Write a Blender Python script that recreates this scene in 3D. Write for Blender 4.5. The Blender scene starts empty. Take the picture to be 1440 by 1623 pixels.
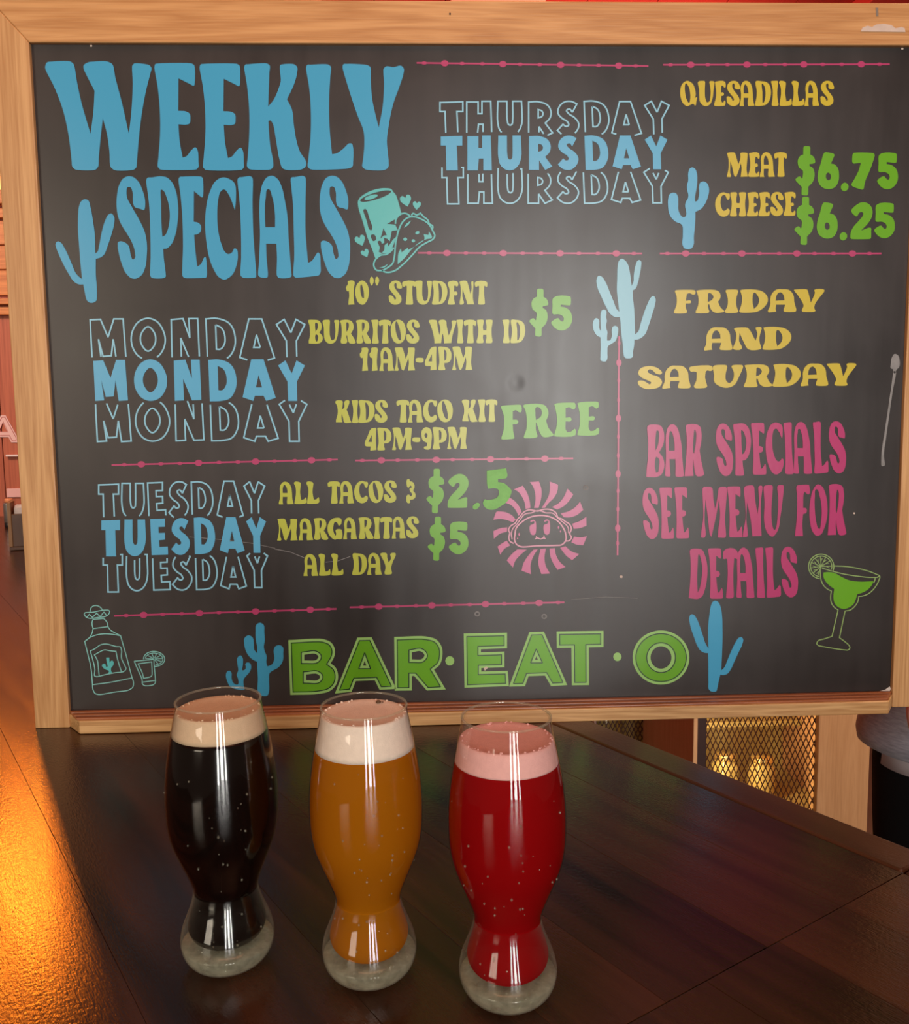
import bpy, bmesh, math, random
from mathutils import Vector, Matrix
random.seed(7)
S = bpy.context.scene
COL = S.collection
PI = math.pi

# ------------------------------------------------------------------ camera
TZ = 1.0                                   # height of the table top
CAM = Vector((-0.0911, -1.2533, 1.4345)); YAW, PITCH, ROLL = 0.036853, 0.105955, -0.012217
FPX = 1400.0
def axes():
    cy, sy = math.cos(YAW), math.sin(YAW)
    f = Vector((sy, cy, 0)); r = Vector((cy, -sy, 0)); u = Vector((0, 0, 1))
    cp, sp = math.cos(PITCH), math.sin(PITCH)
    f2 = f*cp - u*sp; u2 = u*cp + f*sp
    cr, sr = math.cos(ROLL), math.sin(ROLL)
    return r*cr + u2*sr, u2*cr - r*sr, f2
R3, U3, F3 = axes()
cd = bpy.data.cameras.new('camera'); cam = bpy.data.objects.new('camera', cd); COL.objects.link(cam)
m = Matrix((R3, U3, -F3)).transposed().to_4x4(); m.translation = CAM
cam.matrix_world = m
cd.sensor_fit = 'VERTICAL'; cd.sensor_height = 36.0; cd.lens = FPX/1623*36
cd.clip_start = 0.02
S.camera = cam

def ray(px, py): return F3 + R3*((px-720)/FPX) - U3*((py-811.5)/FPX)
def at_y(px, py, y):
    d = ray(px, py); return CAM + d*((y-CAM.y)/d.y)
def at_z(px, py, z):
    d = ray(px, py); return CAM + d*((z-CAM.z)/d.z)

# ------------------------------------------------------------------ world, light, exposure
S.view_settings.view_transform = 'Standard'; S.view_settings.look = 'None'
S.view_settings.gamma = 1.0; S.view_settings.use_curve_mapping = False
S.view_settings.exposure = 0.0
S.cycles.use_denoising = True
S.cycles.max_bounces = 10; S.cycles.transparent_max_bounces = 16
W = bpy.data.worlds.new('room_light'); S.world = W; W.use_nodes = True
bg = W.node_tree.nodes['Background']; bg.inputs[0].default_value = (0.62, 0.40, 0.30, 1); bg.inputs[1].default_value = 0.135

def area(name, loc, target, sx, sy, power, color):
    l = bpy.data.lights.new(name, 'AREA'); l.shape = 'RECTANGLE'; l.size = sx; l.size_y = sy
    l.energy = power; l.color = color
    o = bpy.data.objects.new(name, l); COL.objects.link(o); o.location = loc
    o.rotation_euler = (Vector(target)-Vector(loc)).to_track_quat('-Z', 'Y').to_euler()
    return o
# daylight through the three tall panes of the shop front behind the photographer
for i, (x, w, p) in enumerate(((0.22, 0.22, 26), (0.76, 0.34, 46), (1.30, 0.20, 22))):
    area('shopfront_daylight', (x, -4.2, 1.55), (x*0.4, 0, 1.40), w, 2.2, p*1.25, (1.0, 0.97, 0.93))
area('side_daylight', (-2.6, -3.6, 2.0), (0, 0, 1.3), 1.2, 1.4, 42, (1.0, 0.86, 0.68))
area('ceiling_lamp_and_fill', (-0.1, -0.75, 3.0), (-0.1, -0.55, 1.0), 1.3, 0.9, 11, (1.0, 0.44, 0.24))
area('ceiling_lamp_and_fill', (0.2, 2.0, 2.7), (0, 2.3, 3.3), 2.5, 1.0, 30, (1.0, 0.60, 0.45))  # added up-light that brightens the ceiling, not a fitting of the room
area('cabinet_fill_light', (1.25, 0.16, 2.75), (0.95, 1.0, 0.40), 0.5, 0.3, 16, (1.0, 0.82, 0.68)).data.spread = math.radians(80)  # unseen fill, added to brighten the cabinets and the person
area('back_wall_fill', (-2.3, 1.1, 2.95), (-2.05, 2.95, 1.3), 0.6, 0.6, 15, (1.0, 0.80, 0.66)).data.spread = math.radians(100)  # added fill that brightens the plank wall at far left
# low evening light from the window in the far wall, left of the sign
area('window_sunlight', (-1.97, 2.72, 2.78), (-0.45, -0.45, 1.0), 0.20, 0.45, 3.9, (1.0, 0.215, 0.014)).data.spread = math.radians(62)

# ------------------------------------------------------------------ materials
def new_mat(name):
    mt = bpy.data.materials.new(name); mt.use_nodes = True
    nt = mt.node_tree; return mt, nt, nt.nodes['Principled BSDF']
def plain(name, col, rough=0.5, spec=0.5, metal=0.0, bump=0.0, bscale=200.0, var=0.0, vscale=20.0, stretch=(1,1,1), sheen=0.0, coat=0.0):
    mt, nt, b = new_mat(name)
    b.inputs['Base Color'].default_value = (*col, 1); b.inputs['Roughness'].default_value = rough
    b.inputs['Specular IOR Level'].default_value = spec; b.inputs['Metallic'].default_value = metal
    b.inputs['Sheen Weight'].default_value = sheen; b.inputs['Coat Weight'].default_value = coat
    if bump or var:
        tc = nt.nodes.new('ShaderNodeTexCoord'); mp = nt.nodes.new('ShaderNodeMapping'); mp.inputs['Scale'].default_value = stretch
        nt.links.new(tc.outputs['Object'], mp.inputs['Vector'])
    if var:
        n = nt.nodes.new('ShaderNodeTexNoise'); n.inputs['Scale'].default_value = vscale; n.inputs['Detail'].default_value = 4
        nt.links.new(mp.outputs[0], n.inputs['Vector'])
        mx = nt.nodes.new('ShaderNodeMix'); mx.data_type = 'RGBA'
        mx.inputs['A'].default_value = (*[c*(1-var) for c in col], 1); mx.inputs['B'].default_value = (*[min(1, c*(1+var)) for c in col], 1)
        nt.links.new(n.outputs['Fac'], mx.inputs['Factor']); nt.links.new(mx.outputs['Result'], b.inputs['Base Color'])
    if bump:
        n2 = nt.nodes.new('ShaderNodeTexNoise'); n2.inputs['Scale'].default_value = bscale; n2.inputs['Detail'].default_value = 3
        nt.links.new(mp.outputs[0], n2.inputs['Vector'])
        bp = nt.nodes.new('ShaderNodeBump'); bp.inputs['Strength'].default_value = bump; bp.inputs['Distance'].default_value = 0.002
        nt.links.new(n2.outputs['Fac'], bp.inputs['Height']); nt.links.new(bp.outputs[0], b.inputs['Normal'])
    return mt
def wood(name, c1, c2, axis, rough=0.45, coat=0.0, scale=1.0, grain=1.0, bump=0.25):
    """oak-like wood whose grain runs along the given local axis"""
    mt, nt, b = new_mat(name)
    tc = nt.nodes.new('ShaderNodeTexCoord'); mp = nt.nodes.new('ShaderNodeMapping')
    sc = [26*scale]*3; sc['xyz'.index(axis)] = 1.5*scale; mp.inputs['Scale'].default_value = sc
    nt.links.new(tc.outputs['Object'], mp.inputs['Vector'])
    w = nt.nodes.new('ShaderNodeTexNoise'); w.inputs['Scale'].default_value = 1.0; w.inputs['Detail'].default_value = 3; w.inputs['Distortion'].default_value = 1.2
    nt.links.new(mp.outputs[0], w.inputs['Vector'])
    mul = nt.nodes.new('ShaderNodeMath'); mul.operation = 'MULTIPLY'; mul.inputs[1].default_value = 9.0
    nt.links.new(w.outputs['Fac'], mul.inputs[0])
    fr = nt.nodes.new('ShaderNodeMath'); fr.operation = 'PINGPONG'; fr.inputs[1].default_value = 1.0
    nt.links.new(mul.outputs[0], fr.inputs[0])
    mp2 = nt.nodes.new('ShaderNodeMapping'); s2 = [420*scale]*3; s2['xyz'.index(axis)] = 14*scale; mp2.inputs['Scale'].default_value = s2
    nt.links.new(tc.outputs['Object'], mp2.inputs['Vector'])
    fi = nt.nodes.new('ShaderNodeTexNoise'); fi.inputs['Scale'].default_value = 1.0; fi.inputs['Detail'].default_value = 2
    nt.links.new(mp2.outputs[0], fi.inputs['Vector'])
    ad = nt.nodes.new('ShaderNodeMath'); ad.operation = 'MULTIPLY_ADD'; ad.inputs[1].default_value = 0.45*grain
    nt.links.new(fr.outputs[0], ad.inputs[0]); 
    sb = nt.nodes.new('ShaderNodeMath'); sb.operation = 'MULTIPLY'; sb.inputs[1].default_value = 0.75
    nt.links.new(fi.outputs['Fac'], sb.inputs[0]); nt.links.new(sb.outputs[0], ad.inputs[2])
    rp = nt.nodes.new('ShaderNodeValToRGB'); rp.color_ramp.elements[0].color = (*c1, 1); rp.color_ramp.elements[1].color = (*c2, 1)
    rp.color_ramp.elements[0].position = 0.18; rp.color_ramp.elements[1].position = 0.85
    nt.links.new(ad.outputs[0], rp.inputs[0]); nt.links.new(rp.outputs[0], b.inputs['Base Color'])
    b.inputs['Roughness'].default_value = rough; b.inputs['Coat Weight'].default_value = coat; b.inputs['Coat Roughness'].default_value = 0.25
    if bump:
        bp = nt.nodes.new('ShaderNodeBump'); bp.inputs['Strength'].default_value = bump; bp.inputs['Distance'].default_value = 0.0008
        nt.links.new(fi.outputs['Fac'], bp.inputs['Height']); nt.links.new(bp.outputs[0], b.inputs['Normal'])
    return mt
OAK1, OAK2 = (0.43, 0.20, 0.065), (0.66, 0.375, 0.155)
M = {}
M['oak_z'] = wood('oak_upright', OAK1, OAK2, 'z', 0.45)
M['oak_x'] = wood('oak_rail', (0.42, 0.185, 0.055), (0.64, 0.34, 0.13), 'x', 0.42)
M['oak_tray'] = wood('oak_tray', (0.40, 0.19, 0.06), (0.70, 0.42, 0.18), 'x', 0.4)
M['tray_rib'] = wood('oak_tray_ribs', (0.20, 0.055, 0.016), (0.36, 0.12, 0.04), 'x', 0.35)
M['post'] = wood('maple_post', (0.52, 0.27, 0.12), (0.66, 0.38, 0.19), 'z', 0.5, grain=0.5)
M['wall'] = wood('red_stained_boards', (0.24, 0.045, 0.022), (0.46, 0.12, 0.06), 'z', 0.5, scale=0.35)
M['trim'] = wood('orange_stained_trim', (0.42, 0.12, 0.03), (0.66, 0.24, 0.07), 'x', 0.5, scale=0.5)

def table_mat(name, c1, c2, rough):
    mt, nt, b = new_mat(name)
    tc = nt.nodes.new('ShaderNodeTexCoord')
    mp = nt.nodes.new('ShaderNodeMapping'); mp.inputs['Scale'].default_value = (2.2, 26, 26)
    nt.links.new(tc.outputs['Object'], mp.inputs['Vector'])
    n = nt.nodes.new('ShaderNodeTexNoise'); n.inputs['Scale'].default_value = 1; n.inputs['Detail'].default_value = 5; n.inputs['Distortion'].default_value = 0.6
    nt.links.new(mp.outputs[0], n.inputs['Vector'])
    at = nt.nodes.new('ShaderNodeAttribute'); at.attribute_name = 'plank'
    ad = nt.nodes.new('ShaderNodeMath'); ad.operation = 'MULTIPLY_ADD'; ad.inputs[1].default_value = 0.28
    nt.links.new(at.outputs['Fac'], ad.inputs[0]); nt.links.new(n.outputs['Fac'], ad.inputs[2])
    rp = nt.nodes.new('ShaderNodeValToRGB')
    e = rp.color_ramp.elements; e[0].position = 0.36; e[0].color = (*[c*0.25 for c in c1], 1); e[1].position = 0.85; e[1].color = (*c2, 1)
    k = e.new(0.5); k.color = (*c1, 1)
    nt.links.new(ad.outputs[0], rp.inputs[0]); nt.links.new(rp.outputs[0], b.inputs['Base Color'])
    b.inputs['Specular IOR Level'].default_value = 0.5
    mp2 = nt.nodes.new('ShaderNodeMapping'); mp2.inputs['Scale'].default_value = (120, 700, 700)
    nt.links.new(tc.outputs['Object'], mp2.inputs['Vector'])
    f = nt.nodes.new('ShaderNodeTexNoise'); f.inputs['Scale'].default_value = 1; f.inputs['Detail'].default_value = 4
    nt.links.new(mp2.outputs[0], f.inputs['Vector'])
    g = nt.nodes.new('ShaderNodeTexNoise'); g.inputs['Scale'].default_value = 240; g.inputs['Detail'].default_value = 3
    nt.links.new(tc.outputs['Object'], g.inputs['Vector'])
    sm = nt.nodes.new('ShaderNodeMath'); sm.operation = 'ADD'
    nt.links.new(f.outputs['Fac'], sm.inputs[0]); nt.links.new(g.outputs['Fac'], sm.inputs[1])
    bp = nt.nodes.new('ShaderNodeBump'); bp.inputs['Strength'].default_value = 0.33; bp.inputs['Distance'].default_value = 0.0007
    nt.links.new(sm.outputs[0], bp.inputs['Height']); nt.links.new(bp.outputs[0], b.inputs['Normal'])
    mr = nt.nodes.new('ShaderNodeMapRange'); mr.inputs['To Min'].default_value = rough-0.05; mr.inputs['To Max'].default_value = rough+0.12
    nt.links.new(n.outputs['Fac'], mr.inputs['Value']); nt.links.new(mr.outputs[0], b.inputs['Roughness'])
    return mt
M['table'] = table_mat('dark_varnished_planks', (0.030, 0.0105, 0.0045), (0.075, 0.026, 0.0105), 0.17)
M['table_edge'] = table_mat('brown_varnished_edge', (0.050, 0.017, 0.006), (0.095, 0.034, 0.012), 0.28)

# chalkboard: dark brown-black, hazy with chalk dust, one shallow dent
def board_mat():
    mt, nt, b = new_mat('chalkboard_surface')
    tc = nt.nodes.new('ShaderNodeTexCoord')
    n = nt.nodes.new('ShaderNodeTexNoise'); n.inputs['Scale'].default_value = 3.2; n.inputs['Detail'].default_value = 6; n.inputs['Distortion'].default_value = 0.8
    nt.links.new(tc.outputs['Object'], n.inputs['Vector'])
    mp = nt.nodes.new('ShaderNodeMapping'); mp.inputs['Scale'].default_value = (40, 1, 5)
    nt.links.new(tc.outputs['Object'], mp.inputs['Vector'])
    n2 = nt.nodes.new('ShaderNodeTexNoise'); n2.inputs['Scale'].default_value = 1; n2.inputs['Detail'].default_value = 4
    nt.links.new(mp.outputs[0], n2.inputs['Vector'])
    ad = nt.nodes.new('ShaderNodeMath'); ad.operation = 'MULTIPLY_ADD'; ad.inputs[1].default_value = 0.35
    nt.links.new(n2.outputs['Fac'], ad.inputs[0]); nt.links.new(n.outputs['Fac'], ad.inputs[2])
    rp = nt.nodes.new('ShaderNodeValToRGB'); e = rp.color_ramp.elements
    e[0].position = 0.35; e[0].color = (0.016, 0.013, 0.012, 1); e[1].position = 0.95; e[1].color = (0.042, 0.033, 0.030, 1)
    nt.links.new(ad.outputs[0], rp.inputs[0]); nt.links.new(rp.outputs[0], b.inputs['Base Color'])
    mr = nt.nodes.new('ShaderNodeMapRange'); mr.inputs['From Min'].default_value = 0.3; mr.inputs['From Max'].default_value = 0.9
    mr.inputs['To Min'].default_value = 0.27; mr.inputs['To Max'].default_value = 0.41
    nt.links.new(ad.outputs[0], mr.inputs['Value']); nt.links.new(mr.outputs[0], b.inputs['Roughness'])
    b.inputs['Specular IOR Level'].default_value = 0.5
    d = nt.nodes.new('ShaderNodeVectorMath'); d.operation = 'DISTANCE'
    p = at_y(817, 607, 0.0); d.inputs[1].default_value = (p.x, 0, p.z)
    nt.links.new(tc.outputs['Object'], d.inputs[0])
    m2 = nt.nodes.new('ShaderNodeMapRange'); m2.interpolation_type = 'SMOOTHSTEP'; m2.inputs['From Min'].default_value = 0.0; m2.inputs['From Max'].default_value = 0.016
    m2.inputs['To Min'].default_value = 0.0; m2.inputs['To Max'].default_value = 1.0
    nt.links.new(d.outputs['Value'], m2.inputs['Value'])
    bp = nt.nodes.new('ShaderNodeBump'); bp.inputs['Strength'].default_value = 1.0; bp.inputs['Distance'].default_value = 0.0008
    nt.links.new(m2.outputs[0], bp.inputs['Height'])
    bp2 = nt.nodes.new('ShaderNodeBump'); bp2.inputs['Strength'].default_value = 0.10; bp2.inputs['Distance'].default_value = 0.002
    nt.links.new(ad.outputs[0], bp2.inputs['Height']); nt.links.new(bp.outputs[0], bp2.inputs['Normal'])
    nt.links.new(bp2.outputs[0], b.inputs['Normal'])
    return mt
M['board'] = board_mat()
def vinyl(n, c): return plain(n, c, 0.32, 0.55, bump=0.04, bscale=120)
M['blue'] = vinyl('blue_vinyl', (0.050, 0.36, 0.60))
M['sky'] = vinyl('light_blue_vinyl', (0.10, 0.42, 0.66))
M['pale'] = vinyl('glare_paled_blue_vinyl', (0.22, 0.50, 0.62))  # glare over the middle of the board put into the colour
M['line'] = vinyl('light_blue_outline_vinyl', (0.26, 0.58, 0.74))
M['yellow'] = vinyl('yellow_vinyl', (0.46, 0.50, 0.05))
M['gold'] = vinyl('yellow_vinyl_off_glare', (0.58, 0.46, 0.03))  # same yellow outside the glare, its deeper look put into the colour
M['green'] = vinyl('green_vinyl', (0.13, 0.40, 0.006))
M['chalkgreen'] = plain('light_green_chalk_ink', (0.24, 0.56, 0.17), 0.7, bump=0.3, bscale=300, var=0.2, vscale=90)
M['rimgreen'] = vinyl('pale_green_vinyl', (0.32, 0.60, 0.17))
M['darkgreen'] = vinyl('dark_green_line', (0.006, 0.035, 0.012))
M['limeline'] = vinyl('lime_outline_vinyl', (0.27, 0.42, 0.14))
M['pink'] = vinyl('pink_vinyl', (0.46, 0.028, 0.15))
M['barb'] = vinyl('raspberry_vinyl', (0.46, 0.045, 0.15))
M['rose'] = vinyl('rose_vinyl', (0.50, 0.085, 0.23))
M['roseline'] = vinyl('light_rose_vinyl', (0.62, 0.25, 0.36))
M['teal'] = vinyl('teal_vinyl', (0.10, 0.50, 0.50))
M['tealline'] = vinyl('light_teal_vinyl', (0.24, 0.60, 0.56))
M['chalk'] = plain('dried_chalk_drip', (0.24, 0.235, 0.23), 0.7, var=0.5, vscale=60)
M['paper'] = plain('torn_white_tape', (0.62, 0.50, 0.42), 0.8, var=0.2, vscale=60)

# ------------------------------------------------------------------ object helpers
def link(name, me, mat=None, parent=None, smooth=False):
    o = bpy.data.objects.new(name, me); COL.objects.link(o)
    if mat is not None and not me.materials: me.materials.append(mat)
    if smooth:
        for p in me.polygons: p.use_smooth = True
    if parent: o.parent = parent
    return o
def root(name, label, cat, loc=(0, 0, 0), rz=0.0, group=None):
    o = bpy.data.objects.new(name, None); COL.objects.link(o); o.empty_display_size = 0.05
    o.location = loc; o.rotation_euler = (0, 0, rz); o['label'] = label; o['category'] = cat
    if group: o['group'] = group
    return o
def tag(o, label, cat, group=None):
    o['label'] = label; o['category'] = cat
    if group: o['group'] = group
    return o
def structure(o): o['kind'] = 'structure'; return o
class MB:
    """collects shapes into one mesh"""
    def __init__(s): s.v = []; s.f = []; s.sm = []
    def add(s, vs, fs, sm=False):
        b = len(s.v); s.v += [tuple(v) for v in vs]; s.f += [[i+b for i in f] for f in fs]; s.sm += [sm]*len(fs)
    def box(s, x0, x1, y0, y1, z0, z1, mtx=None):
        vs = [Vector((x, y, z)) for z in (z0, z1) for y in (y0, y1) for x in (x0, x1)]
        if mtx: vs = [mtx @ v for v in vs]
        s.add(vs, [(0,2,3,1),(4,5,7,6),(0,1,5,4),(2,6,7,3),(0,4,6,2),(1,3,7,5)])
    def prism(s, poly, y0, y1, plane='xz'):
        n = len(poly)
        if plane == 'xz': vs = [(a, y0, c) for a, c in poly] + [(a, y1, c) for a, c in poly]
        elif plane == 'xy': vs = [(a, c, y0) for a, c in poly] + [(a, c, y1) for a, c in poly]
        else: vs = [(y0, a, c) for a, c in poly] + [(y1, a, c) for a, c in poly]
        s.add(vs, [list(range(n)), list(range(2*n-1, n-1, -1))] + [(i, (i+1) % n, n+(i+1) % n, n+i) for i in range(n)])
    def lathe(s, prof, n=48, c=(0, 0, 0), close=False, sm=True):
        vs = []; fs = []
        for r, z in prof:
            for k in range(n):
                a = 2*PI*k/n; vs.append((c[0]+r*math.cos(a), c[1]+r*math.sin(a), c[2]+z))
        L = len(prof)
        for i in range(L if close else L-1):
            j = (i+1) % L
            for k in range(n): fs.append((i*n+k, i*n+(k+1) % n, j*n+(k+1) % n, j*n+k))
        s.add(vs, fs, sm)
    def tube(s, pts, rads, n=10, sm=True):
        vs = []; fs = []; pts = [Vector(p) for p in pts]
        for i, p in enumerate(pts):
            t = (pts[min(i+1, len(pts)-1)]-pts[max(i-1, 0)]).normalized()
            a = t.orthogonal().normalized() if i == 0 else (pa - t*pa.dot(t)).normalized()
            pa = a; b = t.cross(a)
            r = rads[i] if isinstance(rads, (list, tuple)) else rads
            rx, ry = r if isinstance(r, (list, tuple)) else (r, r)
            for k in range(n):
                an = 2*PI*k/n; vs.append(p + a*math.cos(an)*rx + b*math.sin(an)*ry)
        for i in range(len(pts)-1):
            for k in range(n): fs.append((i*n+k, i*n+(k+1) % n, (i+1)*n+(k+1) % n, (i+1)*n+k))
        fs.append(list(range(n-1, -1, -1))); fs.append([(len(pts)-1)*n+k for k in range(n)])
        s.add(vs, fs, sm)
    def rings(s, rings, sm=True, caps=True):
        n = len(rings[0]); vs = [v for r in rings for v in r]; fs = []
        for i in range(len(rings)-1):
            for k in range(n): fs.append((i*n+k, i*n+(k+1) % n, (i+1)*n+(k+1) % n, (i+1)*n+k))
        if caps: fs.append(list(range(n-1, -1, -1))); fs.append([(len(rings)-1)*n+k for k in range(n)])
        s.add(vs, fs, sm)
    def mesh(s, name):
        me = bpy.data.meshes.new(name); me.from_pydata(s.v, [], s.f)
        for p, q in zip(me.polygons, s.sm): p.use_smooth = q
        bm = bmesh.new(); bm.from_mesh(me); bmesh.ops.recalc_face_normals(bm, faces=bm.faces); bm.to_mesh(me); bm.free()
        return me
    def build(s, name, mat, parent=None, bevel=0.0, seg=2):
        o = link(name, s.mesh(name), mat, parent)
        if bevel:
            bv = o.modifiers.new('bevel', 'BEVEL'); bv.width = bevel; bv.segments = seg; bv.limit_method = 'ANGLE'; bv.angle_limit = 0.6
        return o

# ------------------------------------------------------------------ setting
WY = 2.97
b = MB(); b.box(-5, 5, -3.5, 4.2, -0.05, 0); structure(b.build('floor', plain('brown_floor_boards', (0.10, 0.045, 0.025), 0.4, var=0.4, vscale=6)))
b = MB()
x = -4.5
while x < 4.0:
    w = 0.118 + 0.03*random.random(); b.box(x, x+w-0.004, WY, WY+0.03, 0, 3.4); x += w
b.box(-4.5, 4.0, WY+0.02, WY+0.06, 0, 3.4)
structure(b.build('wall_back', M['wall'], bevel=0.002))
b = MB()
for z0, z1, d in ((1.975, 2.0, 0.05), (1.93, 1.965, 0.03), (2.02, 2.13, 0.02), (2.135, 2.24, 0.02), (2.245, 2.35, 0.02), (2.36, 2.40, 0.045)):
    b.box(-4.5, -0.3, WY-d, WY, z0, z1)
structure(b.build('trim_1', M['trim'], bevel=0.003))
b = MB(); x = -4.5
while x < 4.0:
    b.box(x, x+0.30, -1.8, WY+0.06, 3.2, 3.24); x += 0.303
structure(b.build('ceiling', plain('dark_red_ceiling_panels', (0.42, 0.020, 0.012), 0.5, var=0.3, vscale=3), bevel=0.002))
def beam(x0, x1, y0, y1, mat, name, z=3.13):
    bb = MB(); bb.box(x0, x1, y0, y1, z, 3.2); structure(bb.build(name, mat, bevel=0.004))
beam(-1.80, -1.22, 2.35, 2.93, plain('cream_ceiling_panel', (0.62, 0.52, 0.42), 0.6), 'trim_2')
beam(-0.62, -0.48, 1.9, 2.96, plain('salmon_beam', (0.66, 0.22, 0.12), 0.5), 'trim_3')
beam(0.06, 0.45, 2.3, 2.96, plain('pink_panel', (0.70, 0.30, 0.20), 0.5), 'trim_4')
beam(1.80, 2.05, 2.2, 2.96, plain('bright_red_panel', (0.80, 0.05, 0.035), 0.4), 'trim_5')
# the high window in the far wall that lets the evening light in
wl = Vector((-1.97, WY-0.02, 2.78))
fr = MB()
fr.box(-0.22, -0.16, -0.03, 0.02, -0.36, 0.36); fr.box(0.16, 0.22, -0.03, 0.02, -0.36, 0.36)
fr.box(-0.16, 0.16, -0.03, 0.02, 0.30, 0.36); fr.box(-0.16, 0.16, -0.03, 0.02, -0.36, -0.30)
fo = structure(fr.build('window_1', M['trim'], bevel=0.003)); fo.location = wl
gm, nt, bs = new_mat('amber_daylight_glass'); bs.inputs['Emission Color'].default_value = (1, 0.5, 0.15, 1); bs.inputs['Emission Strength'].default_value = 1.2; bs.inputs['Base Color'].default_value = (0.5, 0.2, 0.05, 1)
gp = MB(); gp.box(-0.16, 0.16, 0.0, 0.012, -0.30, 0.30); gp.build('pane', gm, fo)

# ------------------------------------------------------------------ tables
E0 = (0.143, -0.031); ANG = math.atan2(0.848, -0.531)
def table(name, label, x0, x1f, width, seed, legs):
    rnd = random.Random(seed)
    t = root(name, label, 'table', (E0[0], E0[1], TZ), ANG)
    mb = MB(); ids = []
    n = 0.052; TH = 0.042
    while n < width:
        w = rnd.uniform(0.085, 0.14); n1 = min(n+w, width)
        g = 0.0001
        xa, xb = x1f(n), x1f(n1)
        mb.prism([(x0, n+g), (xa, n+g), (xb, n1-g), (x0, n1-g)], -TH, 0.0, 'xy'); ids += [rnd.random()]*6
        n = n1
    me = mb.mesh('plank_top'); at = me.attributes.new('plank', 'FLOAT', 'FACE')
    for i, v in enumerate(ids): at.data[i].value = v
    o = link('plank_top', me, M['table'], t); bv = o.modifiers.new('bevel', 'BEVEL'); bv.width = 0.0003; bv.segments = 2
    eb = MB(); eb.prism([(x0, 0), (x1f(0), 0), (x1f(0.05), 0.0508), (x0, 0.0508)], -0.055, 0.0012, 'xy')
    me = eb.mesh('edge_board'); at = me.attributes.new('plank', 'FLOAT', 'FACE')
    for i in range(len(me.polygons)): at.data[i].value = 0.5
    o = link('edge_board', me, M['table_edge'], t); bv = o.modifiers.new('bevel', 'BEVEL'); bv.width = 0.004; bv.segments = 3
    ap = MB(); xe = x1f(0.2)-0.1
    ap.box(min(x0, xe)+0.08, max(x0, xe)-0.10, 0.10, 0.13, -0.15, -TH); ap.box(min(x0, xe)+0.08, max(x0, xe)-0.10, width-0.13, width-0.10, -0.15, -TH)
    ap.build('apron', M['table_edge'], t, 0.003)
    for lx in legs:
        for ly in (0.13, width-0.22):
            l = MB(); l.box(lx, lx+0.09, ly, ly+0.09, -TZ, -TH); l.build('leg', M['table_edge'], t, 0.005)
    return t
xw = lambda n: (WY-0.004-E0[1]+0.531*n)/0.848
table('bar_table', 'long dark plank bar table that the menu board stands on', -0.4885, xw, 1.15, 3, (-0.40, 1.4, 3.2))
table('bar_table', 'dark plank table butted end-on in the right foreground, nearest the viewer', -1.75, lambda n: -0.4893, 1.15, 8, (-0.66, -1.66))

# ------------------------------------------------------------------ menu board
BZ = TZ
board = root('menu_board', 'big oak-framed chalkboard of weekly specials standing on the bar table', 'sign', (0, 0, 0))
PX0, PX1, PZ0, PZ1 = -0.6, 0.6, TZ+0.0207, TZ+0.0207+0.9143
p = MB(); p.box(PX0-0.01, PX1+0.01, 0.0, 0.012, PZ0-0.012, PZ1+0.01); p.build('chalkboard_panel', M['board'], board)
FW, TW = 0.049, 0.055
f = MB(); f.prism([(PX0-FW, TZ), (PX0, TZ), (PX0, PZ1), (PX0-FW, PZ1+TW)], -0.007, 0.026); f.build('side_rail', M['oak_z'], board, 0.0015)
f = MB(); f.prism([(PX1, TZ-0.0), (PX1+FW, TZ-0.0), (PX1+FW, PZ1+TW), (PX1, PZ1)], -0.007, 0.026); f.build('side_rail', M['oak_z'], board, 0.0015)
f = MB(); f.prism([(PX0-FW, PZ1+TW), (PX0, PZ1), (PX1, PZ1), (PX1+FW, PZ1+TW)], -0.007, 0.026); f.build('top_rail', M['oak_x'], board, 0.0015)
# chalk tray: three ribs on top, plain front, chamfered ends
TY = -0.0365
tr = MB(); zt0 = TZ+0.0195
for (ya, yb, za, zb, ext) in ((-0.0005, TY, TZ+0.0005, zt0, 0.0),):
    tr.prism([(PX0-0.004, ya), (PX1+0.004, ya), (PX1-0.021, yb), (PX0+0.025, yb)], za, zb, 'xy')
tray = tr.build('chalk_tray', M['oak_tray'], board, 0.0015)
rb = MB()
for k in range(3):
    y0 = -0.001-0.0115*k; y1 = y0-0.0085
    fa = lambda y: 0.025*y/TY
    zz = zt0+0.0045-0.0008*k
    rb.prism([(PX0-0.003+fa(y0), y0), (PX1+0.003-fa(y0), y0), (PX1+0.003-fa(y1), y1), (PX0-0.003+fa(y1), y1)], zt0-0.001, zz, 'xy')
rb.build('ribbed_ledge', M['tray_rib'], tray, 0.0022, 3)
# torn tape and chips on the frame
def patch(name, pts, y, mat, parent, th=0.0006):
    q = MB(); pp = [at_y(a, c, y) for a, c in pts]; q.prism([(v.x, v.z) for v in pp], y-th, y); return q.build(name, mat, parent)
patch('tape_scrap', [(1363, 50), (1366, 44), (1374, 41), (1381, 43), (1388, 39), (1400, 38), (1412, 40), (1418, 45), (1428, 43), (1433, 45), (1434, 51)], -0.0072, M['paper'], board)
patch('pencil_mark', [(1387, 12), (1391, 12), (1391.5, 26), (1388, 26)], -0.0072, plain('grey_pencil', (0.22, 0.17, 0.13), 0.7), board, 0.0003)
patch('torn_corner', [(1376, 1097), (1392, 1095.5), (1402, 1093), (1409, 1088), (1411, 1091), (1408, 1098)], -0.0005, plain('bare_white_corner', (0.62, 0.58, 0.52), 0.7), board)
patch('nail_hole', [(711.5, 20.5), (714, 20.5), (714, 23.5), (711.5, 23.5)], -0.0072, plain('dark_hole', (0.02, 0.01, 0.01), 0.8), board, 0.0003)

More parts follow.
